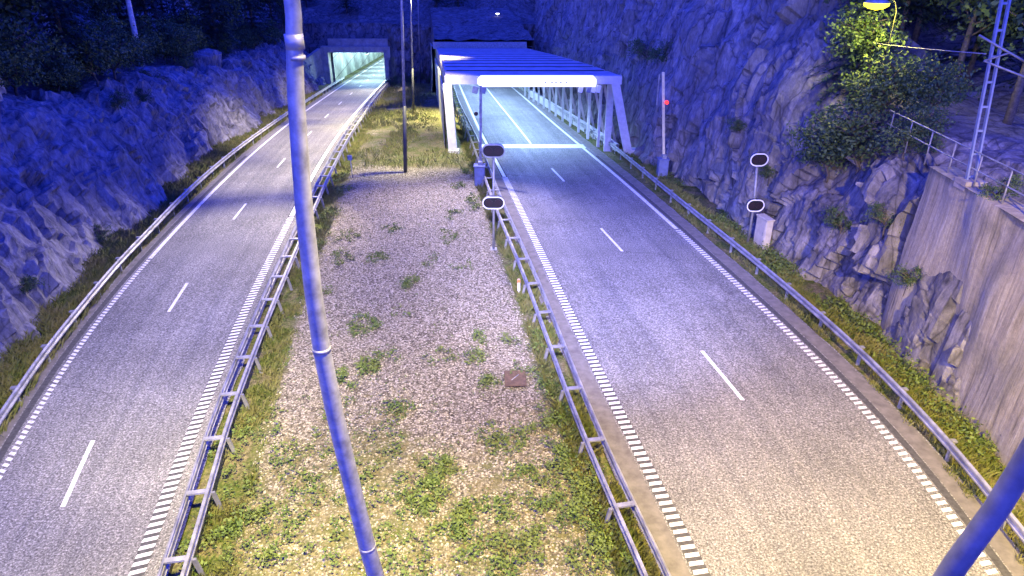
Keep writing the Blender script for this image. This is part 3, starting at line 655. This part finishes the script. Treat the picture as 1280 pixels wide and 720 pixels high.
MB().box(B0+Vector((0, 0, .8)), (.36, .92, 1.5), rz=RZ, bev=.02).build('body', M['cream'], t)
MB().box(B0+Vector((0, 0, 1.59)), (.44, 1.0, .07), rz=RZ, bev=.015).build('roof', M['cream'], t)
dr = MB().box(B0+Vector((0, 0, .82))-U*.19, (.02, .8, 1.3), rz=RZ).build('door', M['cream'], t)
MB().box(B0+Vector((0, 0, .85))-U*.21-V_*.3, (.03, .04, .16), rz=RZ).build('handle', M['galvd'], dr)
MB().box(B0+Vector((0, 0, .02)), (.4, .96, .14), rz=RZ).build('plinth', M['concrete'], t)
b = at(644, 479); o = MB().box((b.x, b.y, b.z+.2), (.74, .9, .06), bev=.012, rz=.04).build('hatch_cover', M['rust']); tag(o, 'rusty square hatch cover lying in the gravel median', 'hatch cover')
MB().tube([(b.x-.12, b.y-.15, b.z+.235), (b.x+.12, b.y+.18, b.z+.235)], .014, 6).build('handle', M['galvd'], o)
b = at(441, 223); t = empty('marker_post', b, 'short thin marker post on the grass beside the left double guard rail', 'marker post')
MB().tube([b, b+Vector((-.03, 0, 1.25))], .03, 8).build('post', M['galvd'], t); MB().box(b+Vector((-.05, 0, 1.4)), (.3, .05, .34), bev=.01).build('plate', M['galvd'], t)
b = at(652, 357); t = empty('reflector_post', (b.x+.1, b.y, b.z), 'small orange topped reflector post against the right road median rail', 'reflector post')
p = at(652, 362, .3); MB().box((p.x-.12, p.y, p.z+.1), (.12, .05, .8), bev=.01).build('post', M['offwhite'], t); MB().box((p.x-.12, p.y-.03, p.z+.42), (.11, .02, .16)).build('reflector', plain('orange_reflector', (.6, .18, .05), .4), t)

# ------------------------------------------------------------------ right wall, railing, railway mast
WX = spl([(-10, 12.2), (5, 13.2), (13.4, 13.75), (16.7, 14.2), (23, 14.7), (26, 14.9)])
mb = MB(); ys = frange(-6, 23.6, .3); zs = frange(-.5, 6.35, .3)
for y in ys:
    for z in zs:
        d = .1*noise.fractal(Vector((3, y*.7, z*.25)), .8, 2, 4)+.22*noise.noise(Vector((1, y*.33, z*.15)))+.05*abs(noise.noise(Vector((2, y*2.2, z*.2))))
        mb.v.append((WX(y)-d+.03*z, y, z))
n = len(zs); mb.f = [(j*n+i, j*n+i+1, (j+1)*n+i+1, (j+1)*n+i) for j in range(len(ys)-1) for i in range(n-1)]; mb.sm = [True]*len(mb.f)
o0 = len(mb.v)
for y in ys: mb.v += [(WX(y)+.2-.1, y, 6.36), (WX(y)+1.0, y, 6.36), (WX(y)+1.0, y, -.5)]
for j in range(len(ys)-1):
    a, b3 = j*n+n-1, o0+3*j
    mb.f += [(a, b3, b3+3, a+n), (b3, b3+1, b3+4, b3+3), (b3+1, b3+2, b3+5, b3+4)]; mb.sm += [False]*3
tag(mb.build('retaining_wall', M['wall']), 'streaked concrete retaining wall at the right edge, topped by a railing', 'retaining wall')
t = empty('railing', (WX(20)+.35, 20, 6.35), 'pipe railing on top of the concrete retaining wall at right', 'railing')
for zz in (.55, 1.08): MB().tube([(WX(y)+.35, y, 6.35+zz) for y in frange(4, 28, 1)], .026, 8).build('rail', M['galv'], t)
p0 = None
for y in frange(5.2, 27.6, 1.6):
    c = (WX(y)+.35, y, 6.35)
    if p0 is None: p0 = MB().tube([(c[0], y, 6.2), (c[0], y, 7.43)], .026, 8).build('post', M['galv'], t); first = Vector(c)
    else:
        q = p0.copy(); COL.objects.link(q); q.parent = t; q.location = Vector(c)-first
mB = at_y(1217, 216, 21.6); mB.z = 6.3
t = empty('catenary_mast', mB, 'pale lattice railway mast rising behind the railing at right', 'railway mast')
tl = 13.5
for sx in (-.13, .13): MB().bar(mB+Vector((sx, 0, -.1)), mB+Vector((sx*.7-1.5, 0, tl)), .06, .1).build('chord', M['mast'], t)
for k in range(17): z = .3+.75*k; MB().box(mB+Vector((-1.5*z/tl, 0, z)), (.24, .03, .07)).build('batten', M['mast'], t)
MB().box(mB+Vector((0, 0, .05)), (.7, .6, .3)).build('footing', M['concrete'], t)
for z0, dz, L in ((6.35-.9, 0, 0),):
    pass
A_ = at_y(1224, 44, 21.6); B_ = at_y(1300, 88, 21.2); C_ = at_y(1230, 76, 21.6); D_ = at_y(1300, 104, 21.2); E_ = at_y(1262, 66, 21.4)
MB().tube([A_, B_], .035, 6).build('bracket_arm', M['galv'], t); MB().tube([C_, D_], .035, 6).build('bracket_arm', M['galv'], t); MB().tube([C_, E_], .03, 6).build('brace', M['galv'], t)
wA = C_+Vector((0, 0, .2)); wB = at_y(1010, 36, 44)
mb = MB().tube([wA+(wB-wA)*k/8-Vector((0, 0, .5*math.sin(math.pi*k/8)*.4)) for k in range(9)], .014, 5)
tag(mb.build('overhead_wire', M['wire']), 'thin overhead wire running from the lattice mast toward the cliff', 'wire')

# ------------------------------------------------------------------ vegetation
def leafquad(mb, c, s, up=.5, asp=.55):
    n = Vector((random.gauss(0, 1), random.gauss(0, 1), random.gauss(0, 1)+up)).normalized()
    a = n.orthogonal().normalized(); a = (Matrix.Rotation(random.uniform(0, 6.28), 3, n) @ a); b4 = n.cross(a)
    c = Vector(c); mb.add([c-a*s, c+b4*s*asp, c+a*s, c-b4*s*asp], [(0, 1, 2, 3)])
def broadleaf(hgt, rad, leaves, leaf, trunkm, leafm, base=.35):
    t = bpy.data.objects.new('tree', None); COL.objects.link(t); tr = MB(); lean = Vector((random.uniform(-.5, .5), random.uniform(-.4, .4), 0))
    pts = [Vector((0, 0, -.6))]+[Vector((0, 0, hgt*k*.92/5))+lean*(k/5)**1.5+Vector((random.uniform(-.1, .1), random.uniform(-.1, .1), 0)) for k in range(1, 6)]
    tr.tube(pts, [hgt*.014+.04, hgt*.012+.03, hgt*.01+.02, hgt*.008+.02, hgt*.005+.02, .02], 7)
    tips = []
    for _ in range(16):
        k = random.uniform(base, .95); p = pts[1]+(pts[-1]-pts[1])*k; q = random.uniform(0, 6.28); L = rad*(1.15-k*.55)*random.uniform(.6, 1.1)
        e = p+Vector((math.cos(q)*L, math.sin(q)*L, L*random.uniform(.25, .8))); tr.tube([p, (p+e)/2+Vector((0, 0, .1*L)), e], [.05, .035, .015], 5); tips += [(p+e)/2, e, e]
    lv = MB(); cl = []
    for _ in range(int(leaves/45)):
        b4 = random.choice(tips); cl.append(b4+Vector((random.gauss(0, rad*.2), random.gauss(0, rad*.2), random.gauss(0, rad*.22))))
    for c in cl:
        r = random.uniform(.35, .8)*rad*.3
        for _ in range(45): leafquad(lv, c+Vector((random.gauss(0, r), random.gauss(0, r), random.gauss(0, r*.7))), leaf*random.uniform(.6, 1.2))
    tr.build('trunk', trunkm, t); lv.build('crown', leafm, t); return t
def spruce(hgt, rad, leafm):
    t = bpy.data.objects.new('spruce_tree', None); COL.objects.link(t); tr = MB(); tr.tube([(0, 0, -.6), (0, 0, hgt*.5), (0, 0, hgt)], [.16, .1, .02], 7); lv = MB()
    z = hgt*.1
    while z < hgt*.99:
        f = 1-z/hgt
        for k in range(int(5+7*f)):
            q = random.uniform(0, 6.28); L = rad*(f**.8)*random.uniform(.65, 1.1)+.1; d = Vector((math.cos(q), math.sin(q), 0)); n = max(3, int(L*7))
            for i in range(n):
                u = (i+.5)/n; p = d*L*u+Vector((0, 0, z-L*u*u*.45+.1*L*u))
                for _ in range(2):
                    sd = d.cross(Vector((0, 0, 1)))*random.choice((-1, 1)); a = (d*.6+sd*random.uniform(.3, 1)+Vector((0, 0, random.uniform(-.7, .1)))).normalized()*random.uniform(.25, .5)*(1.1-u*.4)
                    b4 = a.cross(Vector((0, 0, 1))).normalized()*.07; lv.add([p, p+a*.5+b4, p+a, p+a*.5-b4], [(0, 1, 2, 3)])
        z += .34+.12*random.random()
    tr.build('trunk', M['bark'], t); lv.build('crown', leafm, t); return t
def terrain_z(x, y, cast):
    d, hit, loc = cast(x, y); return loc.z if hit else 0
DG = None
def drop(x, y, top=60, names=None):
    r, loc, nrm, i, ob, m_ = S.ray_cast(DG, Vector((x, y, top)), Vector((0, 0, -1))); return loc.z if r else g(y)
bpy.context.view_layer.update(); DG = bpy.context.evaluated_depsgraph_get()
spots = []
def far_enough(x, y, d): return all((x-a)**2+(y-b4)**2 > d*d for a, b4 in spots)
def Lbase(y): return float(np.interp(y, [14, 21, 31, 41, 53, 73, 102], [-17.3, -18.7, -20.3, -21.4, -22.8, -24.8, -28.4]))
places = []
# wooded shelf above the left cutting
for k in range(400):
    y = random.uniform(22, 108); x = Lbase(y)-random.uniform(5.2, 24)*(1 if y < 80 else .8)
    if far_enough(x, y, 2.7+.02*y): spots.append((x, y)); places.append(['L', x, y])
    if len(places) > 74: break
nL = len(places)
for k in range(300):
    y = random.uniform(114, 150); x = random.uniform(-46, 22)
    if far_enough(x, y, 4.2): spots.append((x, y)); places.append(['E', x, y])
    if len(places) > nL+26: break
nE = len(places)
for k in range(300):
    y = random.uniform(29, 64); x = random.uniform(19.5, .82*y+1)
    if far_enough(x, y, 3.4): spots.append((x, y)); places.append(['R', x, y])
    if len(places) > nE+34: break
for p in places: p.append(drop(p[1], p[2]))
for x, y in ((16.4, 33.6), (17.6, 38)): places.append(['R', x, y, drop(x, y)-3.5])
bl = [('V', x, y, s) for x, y, s in ((15.2, 29.2, 1.25), (16.3, 30.2, 1.15), (14.6, 30.6, 1.0), (17.2, 28.2, .9), (15.6, 26.6, .75), (16.6, 33, 1.2), (14.2, 27.4, .6), (14.6, 24.9, .55))]
bush_z = [drop(x, y) for _, x, y, s in bl]
small = []
for (x, y, s) in ((13.2, 33.8, .5), (11.0, 52.3, 1.0), (10.4, 54.5, 1.1), (12.6, 37.5, .55), (14.6, 22.6, .5), (-20.6, 31.6, .45), (-19.6, 24.6, .5), (-24.6, 43, .6), (-26.5, 52, .7), (-25.6, 48, .5), (-27.4, 60, .6), (15.0, 20.2, .45), (-12.6, 104.5, 1.1), (-15.5, 104.2, .8), (-17.4, 101.5, .9)):
    small.append((x, y, s, drop(x, y, 40)))
protoB = [broadleaf(11, 2.7, 7500, .17, M['bark'], M['broad'], .08), broadleaf(13, 2.3, 4600, .16, M['birch'], M['broad'], .4), spruce(13.5, 2.6, M['conifer']), spruce(11, 2.1, M['conifer'])]
used = [0]*4
def put(proto, i, loc, rz, sc, name, label, cat, group):
    global used
    o = proto[i] if not used[i] else copy_tree(proto[i]); used[i] += 1
    o.name = name; o.location = loc; o.rotation_euler = (0, 0, rz); o.scale = (sc, sc, sc); tag(o, label, cat, group); return o
for x, y in ((-25.2, 34), (-25.9, 35.3), (-30.3, 58)): places.append(['B', x, y, drop(x, y)])
for w_, x, y, z in places:
    if w_ == 'L': i = random.choices((0, 1, 2, 3), (5, .7, 3, 3))[0]
    elif w_ == 'B': i = 1; w_ = 'L'
    elif w_ == 'E': i = random.choices((0, 2, 3), (3, 3, 2))[0]
    else: i = random.choices((0, 1, 2), (4, .4, 4))[0]
    where = {'L': 'on the dark wooded shelf above the left rock face', 'E': 'on the dark slope above the tunnel mouths', 'R': 'on the dark slope beyond the railway at right'}[w_]
    kind = ('leafy dark tree', 'pale stemmed birch', 'tall dark spruce', 'small dark spruce')[i]
    grp = {'L': 'above the left rock face', 'E': 'above the tunnels', 'R': 'beyond the railway'}[w_]
    put(protoB, i, (x, y, z-.1), random.uniform(0, 6.28), random.uniform(.8, 1.15)*(1.15 if w_ == 'L' else 1), ('broadleaf_tree', 'birch_tree', 'spruce_tree', 'spruce_tree')[i], kind+' '+where, 'tree', kind+'s '+grp)
def bushproto(h, r, n, leaf, m):
    o = broadleaf(h, r, n, leaf, M['bark'], m, .05); o.name = 'bush'; return o
protoS = [bushproto(2.6, 1.3, 3000, .085, M['bush']), bushproto(1.7, 1.0, 1600, .075, M['bush'])]; usedS = [0, 0]
def putb(i, loc, s, label, grp):
    o = protoS[i] if not usedS[i] else copy_tree(protoS[i]); usedS[i] += 1
    o.name = 'bush'; o.location = loc; o.rotation_euler = (0, 0, random.uniform(0, 6.28)); o.scale = (s, s, s*random.uniform(.85, 1.1)); tag(o, label, 'bush', grp)
under = []
for k in range(500):
    y = random.uniform(20, 100); x = Lbase(y)-random.uniform(4.6, 9)
    if all((x-a)**2+(y-b4)**2 > (1.6+.012*y)**2 for a, b4, c4 in under): under.append((x, y, drop(x, y)))
    if len(under) > 44: break
for (x, y, z) in under: putb(0, (x, y, z-.3), random.uniform(.8, 1.5), 'dark bush of the understorey on the brow above the left rock face', 'understorey bushes above the left rock face')
for (v_, x, y, s), z in zip(bl, bush_z): putb(0 if s > .7 else 1, (x, y, z-.15), s, 'dark leafy bush in the thicket on the rock brow left of the railing', 'bushes on the brow of the right rock')
for (x, y, s, z) in small:
    lab, grp = ('small bush growing on the left rock face', 'bushes on the left rock') if x < -19 else (('green shrub at the foot of the rock between the tunnels', 'shrubs below the rock between the tunnels') if x < 0 else ('small shrub growing out of the right rock face', 'shrubs on the right rock'))
    putb(1, (x, y, z-.15), s, lab, grp)
# weeds in the gravel: ground cover, placed where the photograph shows green
wd = MB()
WP = [(300, 690, .9, .5), (260, 690, .6, .6), (420, 620, .8, .4), (520, 640, .7, .5), (650, 700, .6, .6), (380, 640, .7, .4), (480, 610, .6, .4), (330, 540, .6, .4), (300, 560, .6, .5), (560, 700, .6, .5), (400, 310, .5, .5), (415, 270, .5, .5), (540, 330, .4, .35), (500, 395, .35, .3), (660, 470, .4, .5), (680, 440, .3, .7), (675, 420, .3, .7), (650, 340, .3, .7), (640, 310, .3, .7),
      (455, 412, .5, .9), (448, 470, .55, 1.0), (480, 458, .5, .5), (545, 590, .42, 1.2), (540, 625, .4, .9), (620, 555, .45, .7), (585, 655, .35, .9), (620, 640, .35, .7), (700, 580, .35, 1.0), (690, 520, .4, .7), (668, 550, .35, .6), (735, 705, .35, .9), (620, 695, .5, .8), (512, 357, .35, .9), (472, 326, .35, .8), (497, 520, .4, .7), (690, 490, .35, .7),
      (430, 298, .6, .5), (428, 325, .5, .6), (490, 288, .5, .5), (556, 300, .6, .4), (570, 272, .5, .5), (590, 262, .4, .5), (600, 425, .3, .6), (550, 455, .45, .4), (596, 450, .4, .6), (612, 483, .22, .9), (640, 430, .3, .5), (578, 335, .4, .3), (408, 366, .3, .6), (660, 605, .4, .8), (715, 640, .5, .8), (745, 640, .5, .8), (770, 690, .5, .9),
      (372, 575, .7, .5), (330, 590, .8, .4), (400, 690, .8, .4), (470, 560, .6, .4), (500, 690, .6, .5), (350, 660, .8, .5), (290, 640, .6, .6), (425, 520, .5, .4), (570, 235, .5, .5), (585, 215, .6, .8), (592, 250, .5, .6), (430, 240, .6, .5), (420, 225, .6, .6), (690, 545, .5, .7), (640, 555, .4, .5), (725, 590, .5, .8), (705, 615, .5, .8), (560, 640, .6, .5), (675, 660, .6, .6)]
for px, py, r, dens in WP:
    c = at(px, py); n = int(760*dens*r*2)
    for _ in range(int(5+9*dens)):
        q = random.uniform(0, 6.28); rr = r*math.sqrt(random.random())*1.25; cx, cy = c.x+rr*math.cos(q), c.y+rr*math.sin(q)*1.35
        for _ in range(max(8, n//14)):
            x, y = cx+random.gauss(0, .1), cy+random.gauss(0, .12)
            leafquad(wd, (x, y, g(y)+random.uniform(.12, .3)*smooth01(0, 1.2, min(x-L_RRAIL(y)-.5, R_LRAIL(y)-.4-x)+.8)), random.uniform(.025, .065), 1.2, .6)
for _ in range(22000):
    y = 9+40*random.random()**1.6; a, b4 = L_RRAIL(y)+.5, R_LRAIL(y)-.4; x = random.uniform(a, b4)
    d = min(x-a, b4-x)
    if random.random() < grass_amount(x, y)*.9 and noise.noise((x*.8, y*.8, 4)) > -.1:
        for _ in range(2): leafquad(wd, (x+random.gauss(0, .06), y+random.gauss(0, .06), g(y)+.02+.12*smooth01(0, 2, d)+random.uniform(0, .08)), random.uniform(.02, .055), 1.2, .5)
tag(wd.build('weeds', M['weed']), 'low green weeds spread in clumps over the gravel median', 'weeds', kind='stuff')
# grass along the rails and verges
gs = MB()
def blade(x, y, z, h):
    q = random.uniform(0, 6.28); w = .012+.006*random.random(); l = h*random.uniform(.2, .8); a = Vector((math.cos(q), math.sin(q), 0)); b4 = Vector((-a.y, a.x, 0))*w; p = Vector((x, y, z))
    gs.add([p-b4, p+b4, p+a*l*.4+Vector((0, 0, h*.65))+b4*.7, p+a*l+Vector((0, 0, h))], [(0, 1, 2, 3)])
def verge(f, d0, d1, y0, y1, n, h, clump=.0, pw=1.5, size=1):
    for _ in range(n):
        y = y0+(y1-y0)*random.random()**pw; x = f(y)+random.uniform(d0, d1)
        if noise.noise((x*.7, y*.7, 1)) < clump: continue
        for _ in range(3): blade(x+random.gauss(0, .05), y+random.gauss(0, .05), g(y)-.05, h*random.uniform(.5, 1.3))
verge(R_RRAIL, .15, 1.5, 8, 60, 9000, .3, -.2); verge(R_RRAIL, -.15, .1, 8, 45, 1800, .18, .05)
verge(R_LRAIL, -.95, .0, 9, 60, 8000, .34, -.1); verge(L_RRAIL, .3, 1.5, 9, 70, 8000, .26, -.1)
verge(L_LRAIL, -2.9, -.1, 12, 90, 20000, .4, -.35)
for _ in range(9000):
    y = 45+58*random.random(); a, b4 = L_RRAIL(y)+.6, min(R_LRAIL(y)-.4, CL(y)-1 if y > 50 else 99); x = random.uniform(a, b4); d = min(x-a, b4-x)
    if noise.noise((x*.5, y*.3, 6)) > -.15: 
        for _ in range(2): blade(x+random.gauss(0, .1), y+random.gauss(0, .1), g(y)+.02+.25*smooth01(0, 2.5, d), random.uniform(.15, .42))
tag(gs.build('grass', M['grass']), 'rough grass along the guard rails and verges', 'grass', kind='stuff')
ug = MB()
UB = spl([(12, 13.6), (16.7, 13.75), (19, 13.6), (23.2, 13.7), (27.6, 12.9), (33.5, 12.0), (40, 10.9), (46, 10.0), (50, 9.6)])
for _ in range(850):
    y = 15.5+33*random.random()**1.3; lo = R_RRAIL(y)+.45; x = UB(y)+.35-random.random()**1.6*max(.3, UB(y)-lo)
    if noise.noise((x*.5, y*.5, 7)) < -.2: continue
    hh = random.uniform(.08, .42)*(1.15 if y < 24 else .8)
    for _ in range(18): leafquad(ug, (x+random.gauss(0, .15), y+random.gauss(0, .18), g(y)+abs(random.gauss(hh*.5, hh*.45))), random.uniform(.03, .085), .8, .55)
tag(ug.build('undergrowth', M['weed']), 'leafy undergrowth along the foot of the right rock', 'undergrowth', kind='stuff')
sn = MB()
for _ in range(15000):
    y = 8.5+37*random.random()**1.7; a, b4 = L_RRAIL(y)+.7, R_LRAIL(y)-.5; x = random.uniform(a, b4)
    if grass_amount(x, y) > .72: continue
    r = random.uniform(.018, .05); d = min(x-L_RRAIL(y)-.5, R_LRAIL(y)-.4-x); z = g(y)-.01+.125*smooth01(0, 2.5, d)*smooth01(8, 14, y)+.05*noise.noise((x*.5, y*.5, 0))+r*.3
    q = random.uniform(0, 3); cx, sx_ = math.cos(q)*r, math.sin(q)*r; k = random.uniform(.6, 1)
    sn.add([(x+cx, y+sx_, z), (x-sx_*k, y+cx*k, z), (x-cx, y-sx_, z), (x+sx_*k, y-cx*k, z), (x+r*.15, y, z+r*.75)], [(0, 1, 4), (1, 2, 4), (2, 3, 4), (3, 0, 4)])
tag(sn.build('gravel', M['stones']), 'loose pinkish gravel stones on the median', 'gravel', kind='stuff')

# ------------------------------------------------------------------ lamps on the hills
def street_lamp(px, py, Y, h, lab, lens, reach=0.0, r=.05, grp='distant street lamps'):
    p = at_y(px, py, Y); b = Vector((p.x-reach, Y, p.z-h))
    t = empty('street_lamp', b, lab, 'street lamp', grp)
    if reach: MB().tube([b, (b.x, Y, p.z-.3), (b.x+.15*reach, Y, p.z+.05), (b.x+.5*reach, Y, p.z+.25), (p.x-.2*(1 if reach > 0 else -1), Y, p.z+.18)], [r, r*.8, r*.7, r*.6, r*.6], 8).build('shaft', M['darkpole'], t)
    else: MB().tube([b, (p.x, Y, p.z)], r, 8).build('shaft', M['galvd'], t)
    if reach:
        hd = MB().tube([(p.x, Y, p.z+.22), (p.x, Y, p.z+.14), (p.x, Y, p.z+.02)], [.1, .36, .52], 18).build('lamp_head', M['galvd'], t)
        MB().tube([(p.x, Y, p.z+.02), (p.x, Y, p.z-.1), (p.x, Y, p.z-.2), (p.x, Y, p.z-.25)], [.5, .48, .3, .05], 18).build('lens', lens, hd); return p
    hd = MB().box((p.x, Y, p.z+.09), (.6, .32, .12), bev=.03).build('lamp_head', M['galvd'], t)
    MB().box((p.x, Y-.05, p.z-.0), (.5, .3, .1), bev=.02).build('lens', lens, hd)
    return p
G1 = street_lamp(1096, 4, 30.5, 5.2, 'glowing yellow street lamp on a curved arm above the right bushes', M['lampw'], -.9, .03, None)
G2 = street_lamp(622, 17, 106, 8, 'small distant lamp shining above the canopy roof', M['lampd'], 0, .05)
G3 = street_lamp(398, 37, 112, 6, 'small distant lamp shining above the left tunnel portal', M['lampd'], 0, .05)

# ------------------------------------------------------------------ light
def lamp(name, kind, loc, color, energy, size=.2, target=None, cone=150, blend=.8):
    l = bpy.data.lights.new(name, kind); l.color = color; l.energy = energy
    if kind in ('POINT', 'SPOT'): l.shadow_soft_size = size
    if kind == 'SPOT': l.spot_size = math.radians(cone); l.spot_blend = blend
    o = bpy.data.objects.new(name, l); COL.objects.link(o); o.location = loc
    if target: o.rotation_euler = (Vector(target)-Vector(loc)).to_track_quat('-Z', 'Y').to_euler()
    return o
WARM, PALE, COOL, CYAN = (1, .82, .3), (1, .84, .5), (.5, .5, 1), (.36, .56, 1)
lamp('lamp_and_fill_light', 'SPOT', (-3.9, 7, 15.6), WARM, 26000, .2, (-8.2, 10.5, 0), 72, 1)
lamp('lamp_and_fill_light', 'SPOT', (-3.9, 7.2, 15.6), PALE, 22000, .2, (-11.4, 20, 0), 40, 1)
lamp('lamp_and_fill_light', 'SPOT', (-.1, 7, 15.6), (1, .78, .2), 18500, .2, (3.5, 11, 0), 105, 1)
lamp('lamp_and_fill_light', 'SPOT', (9.5, 2, 15), (1, .72, .08), 33000, .2, (11.6, 13.5, 0), 88, 1)
lamp('lamp_and_fill_light', 'SPOT', (-.1, 7.4, 15.6), COOL, 44000, .3, (4.2, 28, 0), 42, 1)  # cool fill spot added to put blue on the right road
lamp('lamp_and_fill_light', 'SPOT', (-2, 7.3, 15.6), PALE, 22000, .2, (-4, 26, 0), 40, 1)  # extra fill added at the pole top to brighten the median gravel
for T, c, es, ys in ((T1, PALE, (22000, 16000, 22000), (-13, 0, 12)), (T2, (1, .82, .46), (20000, 14000, 20000), (-12, 0, 11))):
    for e, dy in zip(es, ys):
        xr = (L_LEFT(T.y+dy)+L_RIGHT(T.y+dy))/2; lamp('lamp_and_fill_light', 'SPOT', (T.x-4.2, T.y, T.z), c, e, .2, (xr+.4, T.y+dy, g(T.y+dy)), 54, 1)
lamp('lamp_and_fill_light', 'SPOT', (T1.x+1.9, T1.y, T1.z), COOL, 8000, .2, (T1.x+5.5, T1.y-8, 0), 62, 1)
lamp('lamp_and_fill_light', 'SPOT', (T1.x+1.9, T1.y-.2, T1.z), (1, .8, .5), 11000, .2, (T1.x+2.5, T1.y-9, 0), 74, 1)  # added warm fill, aimed at gravel the lamps leave purple
lamp('lamp_and_fill_light', 'SPOT', (T1.x+1.9, T1.y+.3, T1.z), (1, .88, .4), 17000, .2, (T1.x-1.6, T1.y+5, -1), 70, 1)  # added fill for the dark band where gravel meets grass
lamp('lamp_and_fill_light', 'SPOT', (T2.x+.5, T2.y, T2.z), (1, .88, .36), 34000, .2, (T2.x+.4, T2.y-4, -2), 80, 1)  # fill added away from the lamp heads, brightening the far median grass
lamp('lamp_and_fill_light', 'SPOT', (T3.x-4, T3.y-3, T3.z-3), (1, .8, .42), 8000, .2, (T3.x-6, T3.y-9, -5), 80, 1)
for k in range(6):
    y = 53.5+6.5*k; lamp('canopy_light', 'SPOT', ((R_LEFT(y)+R_RIGHT(y))/2, y, g(y)+HC-.8), CYAN, 2500, .4, ((R_LEFT(y)+R_RIGHT(y))/2, y-.4, g(y)), 150, .5)
for k in range(9):
    y = 112+12*k; lamp('bore_light', 'SPOT', (-22.8-(y-108)*.095, y, g(y)+4.1), (.55, .86, 1), 2400, .4, (-22.8-(y-108)*.095, y-2.5, g(y)), 165, .4)
for k in range(3):
    y = 94+12*k; lamp('bore_light', 'POINT', ((CL(y)+CR(y))/2, y, g(y)+4.6), CYAN, 1800, .4)
lamp('glow_light', 'POINT', G1+Vector((0, -.1, -.75)), (1, .86, .06), 700, .4)
lamp('lamp_and_fill_light', 'POINT', (-32, 27, 14.5), (.9, .9, .25), 160, .2)

sun = bpy.data.lights.new('sun', 'SUN'); sun.energy = .12; sun.angle = math.radians(40); sun.color = (.35, .45, 1)
so = bpy.data.objects.new('sun', sun); COL.objects.link(so); EL, AZ = 35, 200
so.rotation_euler = (math.radians(90-EL), 0, math.radians(180-AZ+0))
W_ = bpy.data.worlds.new('World'); S.world = W_; W_.use_nodes = True; nt = W_.node_tree; bg = nt.nodes['Background']
sk = nt.nodes.new('ShaderNodeTexSky'); sk.sky_type = 'NISHITA'; sk.sun_disc = False; sk.sun_elevation = math.radians(4); sk.sun_rotation = math.radians(200)
mx = nt.nodes.new('ShaderNodeMix'); mx.data_type = 'RGBA'; mx.blend_type = 'MULTIPLY'; mx.inputs[0].default_value = 1; mx.inputs[7].default_value = (.3, .6, 9.5, 1)   # the camera's white balance is set for the lamps, so dusk turns deep blue
nt.links.new(sk.outputs['Color'], mx.inputs[6]); nt.links.new(mx.outputs[2], bg.inputs['Color']); bg.inputs['Strength'].default_value = .15

# ------------------------------------------------------------------ camera and view
cd = bpy.data.cameras.new('camera'); cd.sensor_width = 36; cd.lens = F/1280*36; cd.clip_end = 2000; cd.clip_start = .1
co = bpy.data.objects.new('camera', cd); COL.objects.link(co); co.location = (0, 0, H); co.rotation_euler = (math.pi/2-DEP, 0, 0); S.camera = co
S.view_settings.view_transform = 'Standard'; S.view_settings.look = 'None'; S.view_settings.gamma = 1; S.view_settings.exposure = .8; S.view_settings.use_curve_mapping = False
S.render.engine = 'CYCLES'; S.cycles.use_denoising = True; S.cycles.max_bounces = 5; S.cycles.sample_clamp_indirect = 4
